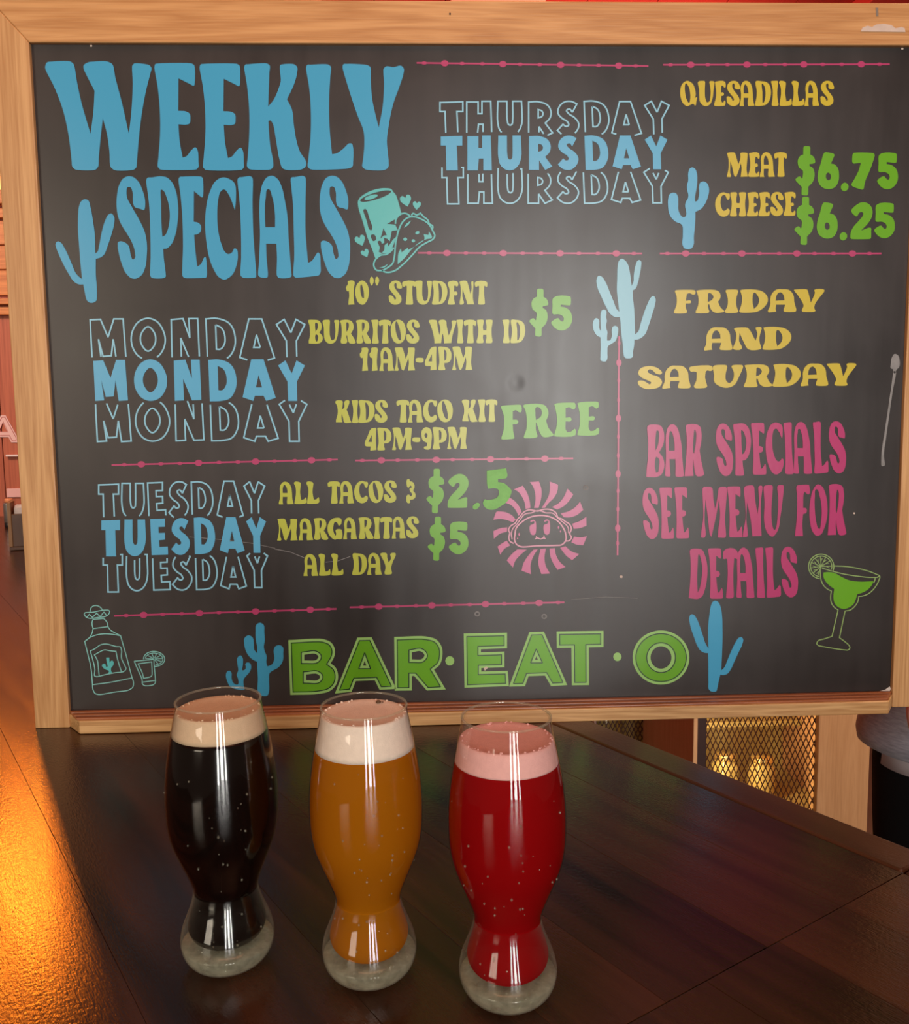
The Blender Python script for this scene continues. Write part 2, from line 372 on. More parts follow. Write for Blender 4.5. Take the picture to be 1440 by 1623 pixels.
# ------------------------------------------------------------------ drawing toolkit (traced outlines -> thin vinyl on the panel)
def parse(s):
    out = []
    for t in s.replace(' ', '').split(';'):
        if not t: continue
        c = t.endswith('*'); a, d = t.rstrip('*').split(','); out.append((float(a), float(d), c))
    return out
def smooth(pts, closed=True, n=5):
    N = len(pts); out = []
    P = [Vector(p[:2]) for p in pts]
    def tang(i, seg):
        if not closed and i in (0, N-1) or pts[i][2]: return seg
        a = P[i]-P[i-1]; c = P[(i+1) % N]-P[i]; la, lc = a.length or 1e-6, c.length or 1e-6
        d = a/la*lc + c/lc*la
        return d.normalized()*min(seg.length, 1.6*min(la, lc)) if d.length > 1e-9 else seg
    for i in range(N if closed else N-1):
        j = (i+1) % N; seg = P[j]-P[i]
        if pts[i][2] and pts[j][2]: out.append(P[i]); continue
        m0, m1 = tang(i, seg), tang(j, seg)
        for k in range(n):
            t = k/n; t2, t3 = t*t, t*t*t
            out.append(P[i]*(2*t3-3*t2+1)+m0*(t3-2*t2+t)+P[j]*(-2*t3+3*t2)+m1*(t3-t2))
    if not closed: out.append(P[-1])
    return out
def tf(pts, T): return [Vector((T[0]+p[0]/T[2], T[1]+p[1]/T[2])) for p in pts]
def outline(s, T, closed=True, n=5): return tf(smooth(parse(s), closed, n), T)
def ellipse(cx, cy, rx, ry, T, n=36, rot=0.0, a0=0.0, a1=2*PI):
    k = n if abs(a1-a0-2*PI) < 1e-6 else n+1
    r = []
    for i in range(k):
        a = a0+(a1-a0)*i/n; x, y = rx*math.cos(a), ry*math.sin(a)
        r.append((cx+x*math.cos(rot)-y*math.sin(rot), cy+x*math.sin(rot)+y*math.cos(rot)))
    return tf(r, T)
def onboard(p): q = at_y(p.x, p.y, 0.0); return q.x, q.z
PEND = []
def decal(name, mat, fills=(), strokes=(), label=None, lift=0.0, th=0.0005, parent=None, order=None):
    """fills: list of closed pixel outlines (even-odd); strokes: list of (points, width_px, closed)"""
    PEND.append((name, mat, list(fills), list(strokes), label, lift, th, parent))
    return len(PEND)-1
def ribbon(mb, pts, w, closed, y0, y1):
    Q = [p for i, p in enumerate(pts) if i == 0 or (p-pts[i-1]).length > 0.05]
    if closed and (Q[0]-Q[-1]).length < 0.05: Q.pop()
    n = len(Q)
    if n < 2: return
    # split at hairpin corners so that the band never folds over itself
    hp = [i for i in (range(n) if closed else range(1, n-1)) if (Q[i]-Q[i-1]).normalized().dot((Q[(i+1) % n]-Q[i]).normalized()) < -0.25]
    if hp:
        if closed: Q = Q[hp[0]:]+Q[:hp[0]+1]; hp = [i-hp[0] for i in hp[1:]]+[len(Q)-1]
        cuts = [0]+[i for i in hp if 0 < i < len(Q)-1]+[len(Q)-1]
        for i0, i1 in zip(cuts, cuts[1:]): ribbon(mb, Q[i0:i1+1], w, False, y0, y1)
        return
    L = []; Rr = []
    for i in range(n):
        a = Q[i]-Q[i-1] if (i > 0 or closed) else Q[1]-Q[0]
        c = Q[(i+1) % n]-Q[i] if (i < n-1 or closed) else Q[-1]-Q[-2]
        a = a.normalized(); c = c.normalized()
        na = Vector((-a.y, a.x)); nc = Vector((-c.y, c.x)); mm = na+nc
        if mm.length < 0.3: mm = na
        mm.normalize(); k = min(1.0/max(mm.dot(na), 0.35), 2.2)
        L.append(Q[i]+mm*w/2*k); Rr.append(Q[i]-mm*w/2*k)
    mb.k = getattr(mb, 'k', 0)+1; y0 -= (mb.k % 7)*1.5e-5       # crossing strokes lie one on top of the other
    lb = [onboard(p) for p in L]; rbb = [onboard(p) for p in Rr]
    vs = [(x, y0, z) for x, z in lb]+[(x, y0, z) for x, z in rbb]+[(x, y1, z) for x, z in lb]+[(x, y1, z) for x, z in rbb]
    fs = []
    for i in range(n if closed else n-1):
        j = (i+1) % n
        fs += [(i, j, n+j, n+i), (i, 2*n+i, 2*n+j, j), (n+i, n+j, 3*n+j, 3*n+i)]
    if not closed: fs += [(0, n, 3*n, 2*n), (n-1, 3*n-1, 4*n-1, 2*n-1)]
    mb.add(vs, fs)
def flush_decals():
    cur = []
    for (name, mat, fills, strokes, label, lift, th, parent) in PEND:
        ob = None
        sets = []
        loose = [f for f in fills if isinstance(f[0], Vector)]; grp = [f for f in fills if not isinstance(f[0], Vector)]
        if loose: sets.append(loose)
        for k in (0, 1):
            q = [c for g in grp[k::2] for c in g]
            if q: sets.append(q)
        ob = []
        for fl_ in sets:
            cv = bpy.data.curves.new(name, 'CURVE'); cv.dimensions = '2D'; cv.fill_mode = 'BOTH'; cv.extrude = th/2
            for poly in fl_:
                q = [onboard(p) for p in poly]
                sp = cv.splines.new('POLY'); sp.points.add(len(q)-1); sp.use_cyclic_u = True
                for i, (x, z) in enumerate(q): sp.points[i].co = (x, z-TZ, 0, 1)
            o_ = bpy.data.objects.new(name, cv); COL.objects.link(o_); ob.append(o_)
        cur.append(ob)
    bpy.context.view_layer.update(); dg = bpy.context.evaluated_depsgraph_get()
    objs = []
    for rec, ob in zip(PEND, cur):
        name, mat, fills, strokes, label, lift, th, parent = rec
        mb = MB()
        for si, ob_ in enumerate(ob):
            me = bpy.data.meshes.new_from_object(ob_.evaluated_get(dg))
            yc = -lift-th/2-0.0001-0.00003*si
            mb.add([(v.co.x, yc-v.co.z, v.co.y+TZ) for v in me.vertices], [list(p.vertices) for p in me.polygons])
            cvd = ob_.data; bpy.data.objects.remove(ob_); bpy.data.curves.remove(cvd); bpy.data.meshes.remove(me)
        for pts, w, closed in strokes: ribbon(mb, pts, w, closed, -lift-th-0.00022, -lift-0.0001)
        o = mb.build(name, M[mat], objs[parent] if parent is not None else board)
        if label: o['label'] = label
        objs.append(o)

# ------------------------------------------------------------------ lettering and pictures on the board
GP = {  # tall groovy capitals
'S': ['862,350;865,280;840,180;800,100;750,60;710,55;665,75;630,130;608,230;605,340;620,430;650,500;700,580;745,660;772,750;772,800;755,815;735,780;715,690;690,665;640,648;620,655;615,690;625,760;650,850;690,940;740,985;775,990;830,960;865,890;880,780;880,660;860,560;820,470;750,345;700,250;695,200;705,155;730,155;750,200;755,300;770,335;820,352;856,362'],
'P': ['875,90;885,70;930,65;1010,55;1060,65;1110,110;1145,190;1165,320;1160,480;1140,590;1100,680;1060,715;1030,718*;1035,800;1052,940;1050,975;1030,985;925,982;912,965;915,800;912,550;900,300', '1012,175;1035,190;1065,260;1088,370;1085,480;1065,560;1045,595;1022,605*;1015,500;1010,300'],
'E': ['1170,80;1180,62;1210,58;1375,58;1390,70;1393,240;1385,248;1310,190*;1308,470*;1350,480;1370,500;1370,560;1350,580;1312,590*;1320,700;1340,880*;1370,860;1400,800;1412,790;1422,820;1428,960;1420,978;1400,982;1220,982;1205,965;1210,700;1205,450;1190,250'],
'C': ['308,150;308,300;300,362*;285,320;240,215;200,175;170,195;150,260;140,400;150,560;180,680;210,745;240,765;270,755;300,712;320,725;328,770;320,850;280,950;240,985;210,998;160,980;110,910;65,790;40,650;30,480;40,330;75,190;130,95;195,65;250,80;295,115'],
'I': ['325,85;335,68;370,62;445,55;462,70;462,300;470,600;495,940;492,975;470,982;375,980;355,965;358,800;355,500;345,300'],
'A': ['525,330;535,200;560,110;600,60;640,50;690,80;730,160;755,270;780,420;790,600;815,930;815,970;795,982;700,982;685,965;685,800;680,670*;585,670*;590,800;602,950;598,975;530,975;515,960;520,850;530,600', '605,172;640,240;665,380;668,520*;578,520*;575,400;582,250'],
'L': ['810,85;815,68;850,62;925,52;945,65;945,300;945,550;968,845*;1000,830;1060,750;1075,765;1082,850;1082,930;1070,955;1030,965;900,978;850,978;835,960;842,800;838,550;830,300'],
'B': ['125,125;150,110;230,105;290,120;325,180;335,260;325,350;270,460*;315,520;335,590;330,670;290,750;240,772;112,772*;118,650;130,550;135,350', '245,175;265,190;268,280;255,370;225,440*;225,300', '240,515;268,540;270,640;255,710;230,715*;218,620'],
'R': ['615,110;640,98;740,97;785,120;808,200;808,300;785,430*;800,530;835,700;838,740;755,760;735,740;715,640;705,540*;700,640;708,755*;597,760*;605,650;620,450;622,250', '725,165;740,200;740,300;715,470*;705,460;705,300'],
'M': ['822,110;835,92;930,92;948,110;960,250;982,375*;1010,230;1028,105;1045,92;1120,92;1132,110;1120,300;1108,500;1120,720;1110,738;1015,738*;1020,650;1045,450;1030,260*;990,480;935,730*;915,700;890,500;860,250*;850,400;850,550;862,700;850,735;800,737*;808,650;830,500;828,300'],
'N': ['-15,110;0,85;100,75;112,95;125,250;155,440*;172,300;165,95;175,80;210,80;215,100;195,300;195,500;205,720*;90,725*;70,520;25,290*;15,500;35,700;30,725;-30,735*;-20,650;5,500;0,300'],
'U': ['235,95;245,80;335,72;350,85;340,250;335,480;350,600;375,640;395,600;415,400;420,250;408,90;420,75;485,75;490,95;475,250;445,480;420,630;380,700;345,725;300,700;260,630;240,520;245,300'],
'F': ['652,90;670,75;815,68;820,80;812,190;760,155*;745,190;740,358*;778,362;780,420;740,435*;730,550;738,712*;630,712*;645,600;660,400;660,200'],
'O': ['925,65;975,90;1020,180;1045,330;1040,480;1005,610;960,690;910,705;860,660;825,540;815,400;830,250;870,120', '905,125;945,210;970,350;965,520;945,620;925,610;900,520;885,380;885,220'],
'D': ['92,90;105,75;190,70;230,80;270,160;292,270;290,400;270,520;230,620;190,645;78,638*;90,520;100,350;98,180', '200,135;220,200;235,300;225,420;200,540;182,575*;175,450;180,280'],
'T': ['470,65;635,60;638,165;605,150;600,160*;588,350;595,620;585,635;500,632;500,600;520,350;512,160*;490,160;472,165'],
}
GY = {  # stout groovy capitals
'B': ['60,110*;62,95;130,90;190,100;220,140;225,180;215,215;195,245*;225,275;238,310;230,345;205,370;170,380;70,378*;68,350;80,300;82,220;75,150', '150,125;170,130;178,160;172,200;150,235*;145,180', '155,268;178,280;180,320;170,350;158,352;145,300'],
'R': ['447,100;470,92;540,90;580,105;605,150;605,200;575,260*;595,290;625,345;632,375;560,380;545,360;530,290;525,275*;520,300;525,375;455,378;450,360;460,300;462,200;455,140', '525,120;545,130;550,165;540,210;522,240*;518,180'],
'U': ['238,105;250,92;320,90;325,100;322,200;328,290;350,335;375,325;390,240;385,150;375,100;380,92;432,95;435,110;425,200;410,300;380,360;340,378;300,370;265,330;255,260;252,180'],
'I': ['820,95;830,92;900,92;905,105;895,200;898,300;910,365;905,378;830,378;828,365;838,290;840,200;828,130'],
'T': ['912,95;1055,92;1055,150;1045,155;1030,140;1022,145*;1022,250;1030,370;1025,380;950,378;950,360;960,250;962,145*;950,140;930,155;918,150'],
'O': ['1145,88;1195,110;1228,180;1232,260;1215,330;1180,370;1145,380;1100,360;1068,300;1055,220;1065,150;1100,105', '1120,108;1145,150;1165,220;1175,300;1168,340;1150,330;1125,270;1110,190;1110,130'],
'S': ['1400,180;1360,185;1338,170;1338,135;1325,118;1310,130;1310,160;1330,200;1370,250;1395,300;1390,345;1360,372;1325,380;1280,370;1250,340;1242,300;1245,272;1280,272;1300,290;1318,320;1330,305;1320,280;1275,225;1250,180;1255,130;1285,98;1325,88;1370,100;1395,135'],
'A': ['935,570;930,500;945,450;970,425;1000,420;1040,440;1065,490;1075,560;1080,640;1095,700*;1020,703*;1015,680;1020,610*;965,610*;965,680;970,703*;918,703*;920,680;932,630', '985,460;1005,480;1020,530;1022,562*;965,562*;968,490'],
'M': ['1105,425;1115,420;1190,420;1200,435;1235,560*;1260,480;1260,425;1270,420;1340,425;1342,440;1335,530;1330,620;1345,700*;1262,703*;1265,680;1272,600;1265,545*;1235,640;1210,703*;1190,695;1160,580;1140,520*;1138,600;1140,660;1150,690;1145,703;1100,703*;1105,680;1118,620;1120,500'],
'1': ['705,425;715,420;780,422;780,500;775,600;785,700*;712,705*;715,660;722,600;718,540*;700,545;682,500;685,490;705,460'],
'-': ['1350,550;1440,545;1442,550;1440,605;1355,605;1350,600'],
'4': ['180,420;235,412;238,420;235,550;240,690*;165,698*;168,645*;105,640;98,620;100,590;130,520', '182,500*;185,590*;140,590*'],
'P': ['260,420;330,415;375,425;410,470;418,530;400,590;360,612;335,612*;335,650;345,690;340,697;262,697;260,680;272,620;270,520;262,450', '338,450;355,470;360,520;352,570;335,585*;332,500'],
'W': ['145,95;240,90;245,110;255,190;275,275*;285,200;280,160;265,110;270,92;350,92;360,150;370,210;385,278*;415,200;425,150;420,100;430,92;475,95;478,110;450,200;430,280;415,370*;330,375*;325,320;318,270;308,250*;300,320;295,372*;215,375*;210,320;190,220;160,130'],
'H': ['725,95;730,90;800,90;805,105;795,180;800,218*;835,218*;838,160;828,105;830,92;910,92;912,110;900,200;902,290;910,355;905,372;830,372;828,355;838,310;835,275*;798,275*;795,310;802,355;800,372;722,372;720,355;735,290;740,200;728,130'],
'D': ['1130,90;1200,88;1250,98;1285,130;1302,190;1300,260;1280,320;1245,360;1200,372;1125,370;1122,355;1138,280;1140,190;1128,120', '1205,115;1230,150;1240,210;1235,290;1220,335;1205,340*;1205,220'],
'K': ['58,78;110,72;118,80;112,150*;130,130;130,85;140,72;170,72;172,90;150,150*;165,190;180,240;190,260*;130,258;120,220;110,185*;108,220;115,258*;62,258*;62,240;75,190;72,120'],
'C': ['885,80;885,120;875,130;862,115;850,92;830,95;815,140;822,190;838,215;858,210;870,198;885,205;885,235;865,255;835,262;800,245;778,205;772,160;785,110;810,80;840,70;865,78'],
'9': ['800,298;832,312;845,350;842,410;825,480;785,472;785,458;805,452;808,425*;780,410;765,370;768,325', '800,345;810,355;810,375;800,385;790,375;790,355'],
'"': ['310,50;328,75;322,115;312,130;298,110;294,80', '358,50;376,75;370,110;358,130;345,110;342,80'],
'0': ['225,82;260,105;282,160;282,220;262,280;230,310;195,295;168,240;162,175;180,115', '215,118;232,160;240,215;235,250;222,240;208,180;208,130'],
'N': ['1112,92;1120,85;1180,85;1190,110;1215,210*;1225,150;1222,95;1230,85;1242,90;1238,200;1240,260;1250,303*;1185,303*;1160,220;1140,160*;1138,230;1148,300;1115,303;1112,290;1122,220;1120,130'],
'F': ['1005,90;1095,85;1098,120;1088,130;1068,118;1062,125*;1060,180*;1085,180;1085,215;1062,215*;1060,250;1070,295;1068,303;1005,303;1005,290;1018,230;1018,150'],
'L': ['300,85;360,85;368,95;360,180;372,255*;400,250;420,232;425,250;425,280;415,290;305,292;305,275;318,200;315,130'],
'E': ['595,110;600,105;745,108;748,185;735,190;715,165;692,160*;685,200;685,260*;720,262;722,300;690,310*;688,380;700,405*;720,400;735,375;748,385;745,440;735,450;585,450;582,430;605,350;610,220;598,140'],
'G': ['638,425;632,485;615,490;600,465;580,455;562,500;566,560;582,592*;590,575;585,535;640,530;645,540;640,625;600,625;575,630;520,580;505,530;515,470;545,430;590,415'],
'&': ['1255,65;1275,60;1285,80;1305,85;1325,110;1325,145;1315,165;1335,195;1335,230;1310,250;1285,255;1285,280;1258,282;1255,210;1275,205;1290,220;1305,205;1290,180;1280,165;1280,150;1300,135;1290,120;1270,140;1258,135'],
'Q': ['105,102;150,125;175,180;180,230;172,255*;188,245;185,290;175,320;160,305;130,315;105,325;70,305;45,250;40,190;55,135;80,110', '90,125;115,150;130,210;130,265;120,295;100,270;85,210;82,150'],
'Y': ['1005,765;1010,758;1065,760;1070,800;1085,850*;1105,810;1100,765;1110,757;1150,760;1150,780;1120,850;1108,900;1115,955;1108,962;1048,962;1045,945;1055,900;1040,840;1015,790'],
}
GW = {  # wide slab capitals
'F': ['78,90;90,85;250,85;258,95;255,120;240,125;205,112;182,120*;175,180*;215,178;222,190;215,200;172,203*;172,235;185,280;175,290;72,290;68,280;90,220;92,140'],
'R': ['265,85;430,78;465,95;478,130;472,160;455,185*;480,240;512,275;500,280;430,285;400,265;378,210*;368,208*;368,240;378,280;365,288;262,288;258,280;280,220;282,140;270,100', '375,105;400,115;415,140;400,170;365,188*;368,140'],
'I': ['522,85;530,78;625,78;632,88;615,160;615,210;632,270;622,278;525,280;515,272;538,220;540,150'],
'D': ['650,82;780,75;850,95;888,140;890,180;860,230;800,270;760,278;650,278;642,270;660,210;665,140;655,100', '775,100;800,125;815,165;805,210;770,248*;758,180'],
'A': ['915,150;930,110;970,75;1020,72;1080,80;1115,120;1125,190;1142,260;1135,272;1035,272;1030,262;1045,210*;965,210*;960,250;965,272*;895,277;893,265;912,220', '985,105;1005,100;1030,125;1038,172*;960,175*;968,130'],
'Y': ['1120,75;1130,72;1238,72;1245,90;1270,190*;1305,100;1300,75;1385,72;1388,85;1340,150;1305,205;1300,240;1308,265;1295,272;1195,270;1190,260;1205,220;1180,160'],
'N': ['597,415;610,408;715,408;735,430;785,530*;800,460;785,410;790,403;835,403;838,415;820,490;820,540;835,600;825,608;720,608;680,540;645,455*;640,530;662,605;590,608;585,598;610,530;612,450'],
'S': ['190,100;185,110;150,105;130,85;110,80;100,92;120,110;170,130;190,160;175,190;130,205;80,203;45,180;40,158;70,152;95,165;115,175;122,165;100,150;60,130;42,105;50,80;90,60;140,62;175,80'],
'T': ['362,62;372,55;505,52;508,80;495,85;475,82;465,90*;462,130;475,190;468,198;395,200;390,190;405,150;408,95*;390,88;372,90'],
'U': ['508,60;520,52;595,52;598,62;588,110;592,150;610,165;630,150;640,100;625,60;630,52;695,52;698,62;670,130;645,175;600,195;550,185;518,160;515,110'],
}
GD = {  # plain day-name capitals
'M': ['150,475*;200,472*;237,560*;265,470*;310,470*;325,672*;278,675*;262,570*;253,652*;213,655*;190,570*;205,672*;160,675*'],
'O': ['435,467;475,482;505,525;517,575;507,625;480,662;435,677;392,662;363,622;353,572;362,525;392,482', '434,510;458,530;471,570;460,612;434,634;410,613;397,572;410,530'],
'N': ['550,475*;607,470*;640,565*;635,470*;678,470*;687,670*;640,672*;596,565*;600,672*;555,675*'],
'D': ['722,470*;775,468;830,490;860,560;855,620;825,665;790,675;730,678*', '768,500*;795,515;812,560;808,600;790,622;772,622*'],
'A': ['932,470*;992,470*;1052,655*;1005,670*;992,645*;950,645*;942,670*;890,652*', '968,545*;985,605*;955,605*'],
'Y': ['1070,500*;1105,475*;1135,540*;1158,475*;1198,500*;1160,580*;1162,675*;1118,675*;1115,580*'],
'T': ['107,282*;165,280*;165,308*;150,308*;153,380*;122,380*;120,308*;107,308*'],
'H': ['182,282*;212,282*;212,315*;222,315*;222,280*;245,280*;248,378*;225,378*;225,345*;213,345*;210,378*;182,378*'],
'U': ['270,280*;295,280*;296,335;299,347;304,350;309,347;311,335;311,280*;335,280*;336,345;328,366;315,378;303,381;290,378;276,365;270,343'],
'R': ['360,280*;390,280;412,290;420,305;418,325;405,340*;425,368*;405,378*;388,350*;388,378*;360,378*', '386,302*;395,305;399,313;395,322;386,325*'],
'S': ['492,288*;480,312*;472,303;465,306;470,316;485,327;497,346;492,366;475,380;455,378;440,365*;455,347*;463,353;470,350;467,340;453,330;442,316;445,296;460,282;478,281'],
'E': ['345,280*;400,278*;400,310*;376,311*;377,335*;400,334*;401,361*;378,363*;380,390*;411,388*;412,420*;350,422*'],
}
GN = {  # price figures
'$': ['172,100;182,92;240,92;250,100;252,190*;290,215;310,260;308,290;285,300;243,305*;243,328*;280,350;303,410;300,470;275,530;240,565;228,580*;225,670;215,680;155,675;148,665;150,580*;110,540;75,490;90,470;130,455;150,480*;160,470*;160,380;120,350;103,300;105,250;135,205;168,190*'],
'6': ['425,165;535,182;542,195;500,300*;545,310;585,360;597,430;590,510;550,580;490,605;430,600;370,560;342,490;345,410;380,290;410,185', '465,408;490,425;500,455;490,490;465,498;445,480;440,445;447,420'],
'.': ['665,528;700,545;712,575;695,615;660,630;630,615;620,580;635,545'],
'7': ['762,185;775,170;1015,175;1025,195;1000,290;950,420;915,500;890,605;875,612;755,570;745,555;790,470;830,390;860,288*;770,298;758,285'],
'5': ['1080,195;1275,175;1288,185;1285,285;1270,290;1170,280*;1168,305*;1220,315;1280,360;1303,430;1300,500;1260,570;1200,605;1140,600;1085,560;1055,510;1060,495;1140,450;1160,475;1190,492;1205,470;1195,430;1160,405;1080,402;1070,390;1072,300'],
'2': ['745,860;800,800;870,765;920,768;975,805;1000,870;990,940;950,1010;890,1075;860,1105*;960,1068;980,1072;983,1110;980,1195;970,1203;740,1203;735,1190;740,1120;770,1060;840,980;885,920;885,890;865,880;840,890;815,930;800,932;750,885'],
}
GF = {'F': ['85,1210;95,1205;275,1195;290,1200;290,1270;270,1270;235,1250;205,1260*;205,1345*;250,1348;262,1365;250,1385;205,1390*;208,1450;220,1530;210,1535;90,1540;88,1525;110,1450;112,1300;95,1250'],
'R': ['305,1205;320,1195;460,1188;520,1205;552,1260;550,1310;530,1355*;555,1430;605,1500;590,1508;500,1518;470,1480;450,1420;430,1370*;430,1450;445,1515;430,1525;312,1528;310,1515;335,1440;335,1300;320,1240', '435,1220;470,1230;488,1270;480,1310;430,1350*;425,1280'],
'E': ['612,1185;800,1168;818,1172;818,1230;800,1238;760,1215;725,1225*;725,1322*;775,1320;785,1340;775,1358;725,1360*;725,1440;740,1470*;775,1465;815,1435;825,1445;822,1500;612,1510;612,1495;632,1420;635,1300;620,1220']}
CACHE = {}
def glyph(lib, ch):
    k = (id(lib), ch)
    if k not in CACHE:
        cs = [smooth(parse(s), True, 4) for s in lib[ch]]
        xs = [p.x for c in cs for p in c]; ys = [p.y for c in cs for p in c]
        x0, x1, y0, y1 = min(xs), max(xs), min(ys), max(ys)
        CACHE[k] = [[((p.x-x0)/(x1-x0), (p.y-y0)/(y1-y0)) for p in c] for c in cs]
    return CACHE[k]
def put(lib, ch, x0, x1, y0, y1, T):
    return [tf([(x0+u*(x1-x0), y0+v*(y1-y0)) for u, v in c], T) for c in glyph(lib, ch)]
def word(lib, T, letters, L, R):
    """letters: 'ch x0 x1' triples; L, R: (top, bottom) at the left and right end"""
    it = letters.split(); n = len(it)//3; tr = [(it[3*i], float(it[3*i+1]), float(it[3*i+2])) for i in range(n)]
    a, z = tr[0][1], tr[-1][2]; out = []
    for ch, x0, x1 in tr:
        t = ((x0+x1)/2-a)/(z-a); y0 = L[0]+(R[0]-L[0])*t; y1 = L[1]+(R[1]-L[1])*t
        if ch in '-&".': continue
        out.append(put(lib, ch, x0, x1, y0, y1, T))
    return out

# WEEKLY SPECIALS
T1 = (60, 90, 4.8); T2 = (350, 90, 4.8)
E1 = '887,80;893,58;920,52;1170,52;1190,65;1192,215;1185,222;1150,205;1070,165*;1068,412*;1130,418;1155,435;1160,470;1152,510;1130,517;1070,515*;1080,650;1102,768*;1130,758;1170,710;1200,690;1216,715;1222,800;1222,840;1208,857;930,858;914,840;918,760;930,600;928,400;912,230'
fl = [outline('56,80;70,45;110,38;250,38;272,55;300,200;330,340;402,588*;425,400;432,260*;350,95;348,70;380,45;430,38;530,38;565,55;590,160;640,350;693,588*;712,420;722,200;720,65;735,52;850,66;864,85;858,120;830,230;800,380;775,560;755,780;748,845;730,860;580,862;555,840;545,720;525,580;495,470*;480,600;465,760;458,840;440,860;285,858;265,840;258,790;235,600;190,400;130,240', T1),
      outline(E1, T1), outline(E1, (T1[0]+344/4.8, T1[1]+3/4.8, 4.8)),
      outline('178,80;185,62;210,58;350,52;370,65;368,130;360,380*;400,330;440,240;455,190;448,90;452,65;475,58;560,60;580,80;578,130;560,200;503,325*;540,400;555,520;575,640;600,720;648,800;645,835;620,855;500,862;470,850;445,780;420,640;395,510;375,485;362,490*;365,560;376,680;398,800;396,840;380,857;215,855;200,838;205,760;215,600;215,400;200,230', T2),
      outline('648,85;655,65;685,62;815,60;835,75;832,150;822,350;828,560;845,742*;880,735;930,700;975,660;995,662;1005,690;1005,800;1000,835;980,848;850,858;680,856;662,840;664,790;680,640;685,450;672,240', T2),
      outline('925,80;930,60;960,55;1115,65;1135,78;1140,180;1150,320;1175,440;1200,540*;1230,380;1240,200;1238,90;1255,75;1315,80;1370,70;1390,90;1388,130;1360,220;1310,360;1275,530;1262,640;1270,740;1275,800;1270,845;1245,862;1100,858;1077,840;1080,790;1090,680;1085,570;1040,450;970,240', T2)]
decal('lettering', 'blue', fl, label='large blue WEEKLY lettering')
T3 = (80, 270, 5.76); T4 = (320, 270, 5.76)
fl = [[outline(s, T3) for s in GP[c]] for c in 'SPE'] + [[outline(s, T4) for s in GP[c]] for c in 'CIAL']
S2 = GP['S'][0]
fl.append([tf([(p.x+470, p.y-5) for p in smooth(parse(S2))], T4)])
decal('lettering', 'blue', fl, label='blue SPECIALS lettering')
decal('cactus_picture', 'blue', [outline('255,400;262,330;285,280;315,265;345,275;365,330;390,470;405,580;410,760*;430,745;445,690;470,560;500,460;530,405;555,395;580,420;582,490;565,560;530,670;490,770;460,795;415,808*;415,950;425,1100;420,1190;400,1205;360,1208;335,1190;300,1042*;265,1042;220,1020;170,950;110,840;55,710;48,670;65,650;95,660;130,710;190,840;240,950;290,995*;275,850;262,680;252,520', T3)], label='blue cactus left of the SPECIALS lettering')

# day names: solid row between two outlined rows
def inside(p, polys):
    r = False
    for q in polys:
        j = len(q)-1
        for i in range(len(q)):
            if (q[i].y > p.y) != (q[j].y > p.y) and p.x < (q[j].x-q[i].x)*(p.y-q[i].y)/(q[j].y-q[i].y)+q[i].x: r = not r
            j = i
    return r
def sdist(p, polys):
    d = 1e9
    for q in polys:
        for i in range(len(q)):
            a = q[i-1]; ab = q[i]-a; l = ab.length_squared
            t = max(0, min(1, (p-a).dot(ab)/l)) if l else 0
            d = min(d, (p-a-ab*t).length)
    return d
def dayname(T, solid, top, bottom, txt, marg=5.0):
    sol = []; 
    for ch, x0, x1, y0, y1 in solid: sol.append(put(GD, ch, x0, x1, y0, y1, T))
    decal('lettering', 'sky', sol, label='solid light blue %s lettering' % txt)
    for rows, nm in ((top, 'upper'), (bottom, 'lower')):
        st = []
        for ch, x0, x1, y0, y1 in rows:
            for c in put(GD, ch, x0, x1, y0, y1, T):
                d = []
                for i in range(len(c)):
                    a, z = c[i], c[(i+1) % len(c)]; k = max(1, int((z-a).length/1.2))
                    d += [a+(z-a)*t/k for t in range(k)]
                bx = (min(p.x for p in d), max(p.x for p in d))
                near = [g for g in sol if min(p.x for q in g for p in q) < bx[1]+8 and max(p.x for q in g for p in q) > bx[0]-8]
                ok = [not any(inside(p, g) or sdist(p, g) < marg for g in near) for p in d]
                if all(ok): st.append((simplify(d, True), 2.4, True)); continue
                if not any(ok): continue
                s0 = next(i for i in range(len(d)) if ok[i] and not ok[i-1]); run = []
                for i in range(len(d)):
                    j = (s0+i) % len(d)
                    if ok[j]: run.append(d[j])
                    else:
                        if len(run) > 12: st.append((simplify(run, False), 2.4, False))
                        run = []
                if len(run) > 12: st.append((simplify(run, False), 2.4, False))
        decal('lettering', 'line', (), st, th=0.0002, label='%s outlined %s lettering' % (nm, txt))
def simplify(d, closed):
    out = []
    n = len(d)
    for i in range(n):
        if not closed and i in (0, n-1): out.append(d[i]); continue
        a, z = d[i]-d[i-1], d[(i+1) % n]-d[i]
        if a.length < 1e-6: continue
        if z.length < 1e-6 or abs(a.normalized().cross(z.normalized())) > 0.02: out.append(d[i])
    return out if len(out) > 1 else d
def rows(s): 
    it = s.split(); return [(it[i], *[float(v) for v in it[i+1:i+5]]) for i in range(0, len(it), 5)]
dayname((130, 495, 4.0), rows('M 72 292 302 562 O 330 540 298 562 N 582 757 300 562 D 800 980 298 565 A 1018 1228 298 562 Y 1243 1412 305 562'),
        rows('M 52 280 42 305 O 312 528 38 300 N 565 745 40 305 D 785 972 38 305 A 1000 1220 42 310 Y 1232 1412 45 305'),
        rows('M 85 312 562 820 O 340 555 555 817 N 590 772 558 815 D 812 992 558 815 A 1025 1243 558 818 Y 1250 1425 550 818'), 'MONDAY')
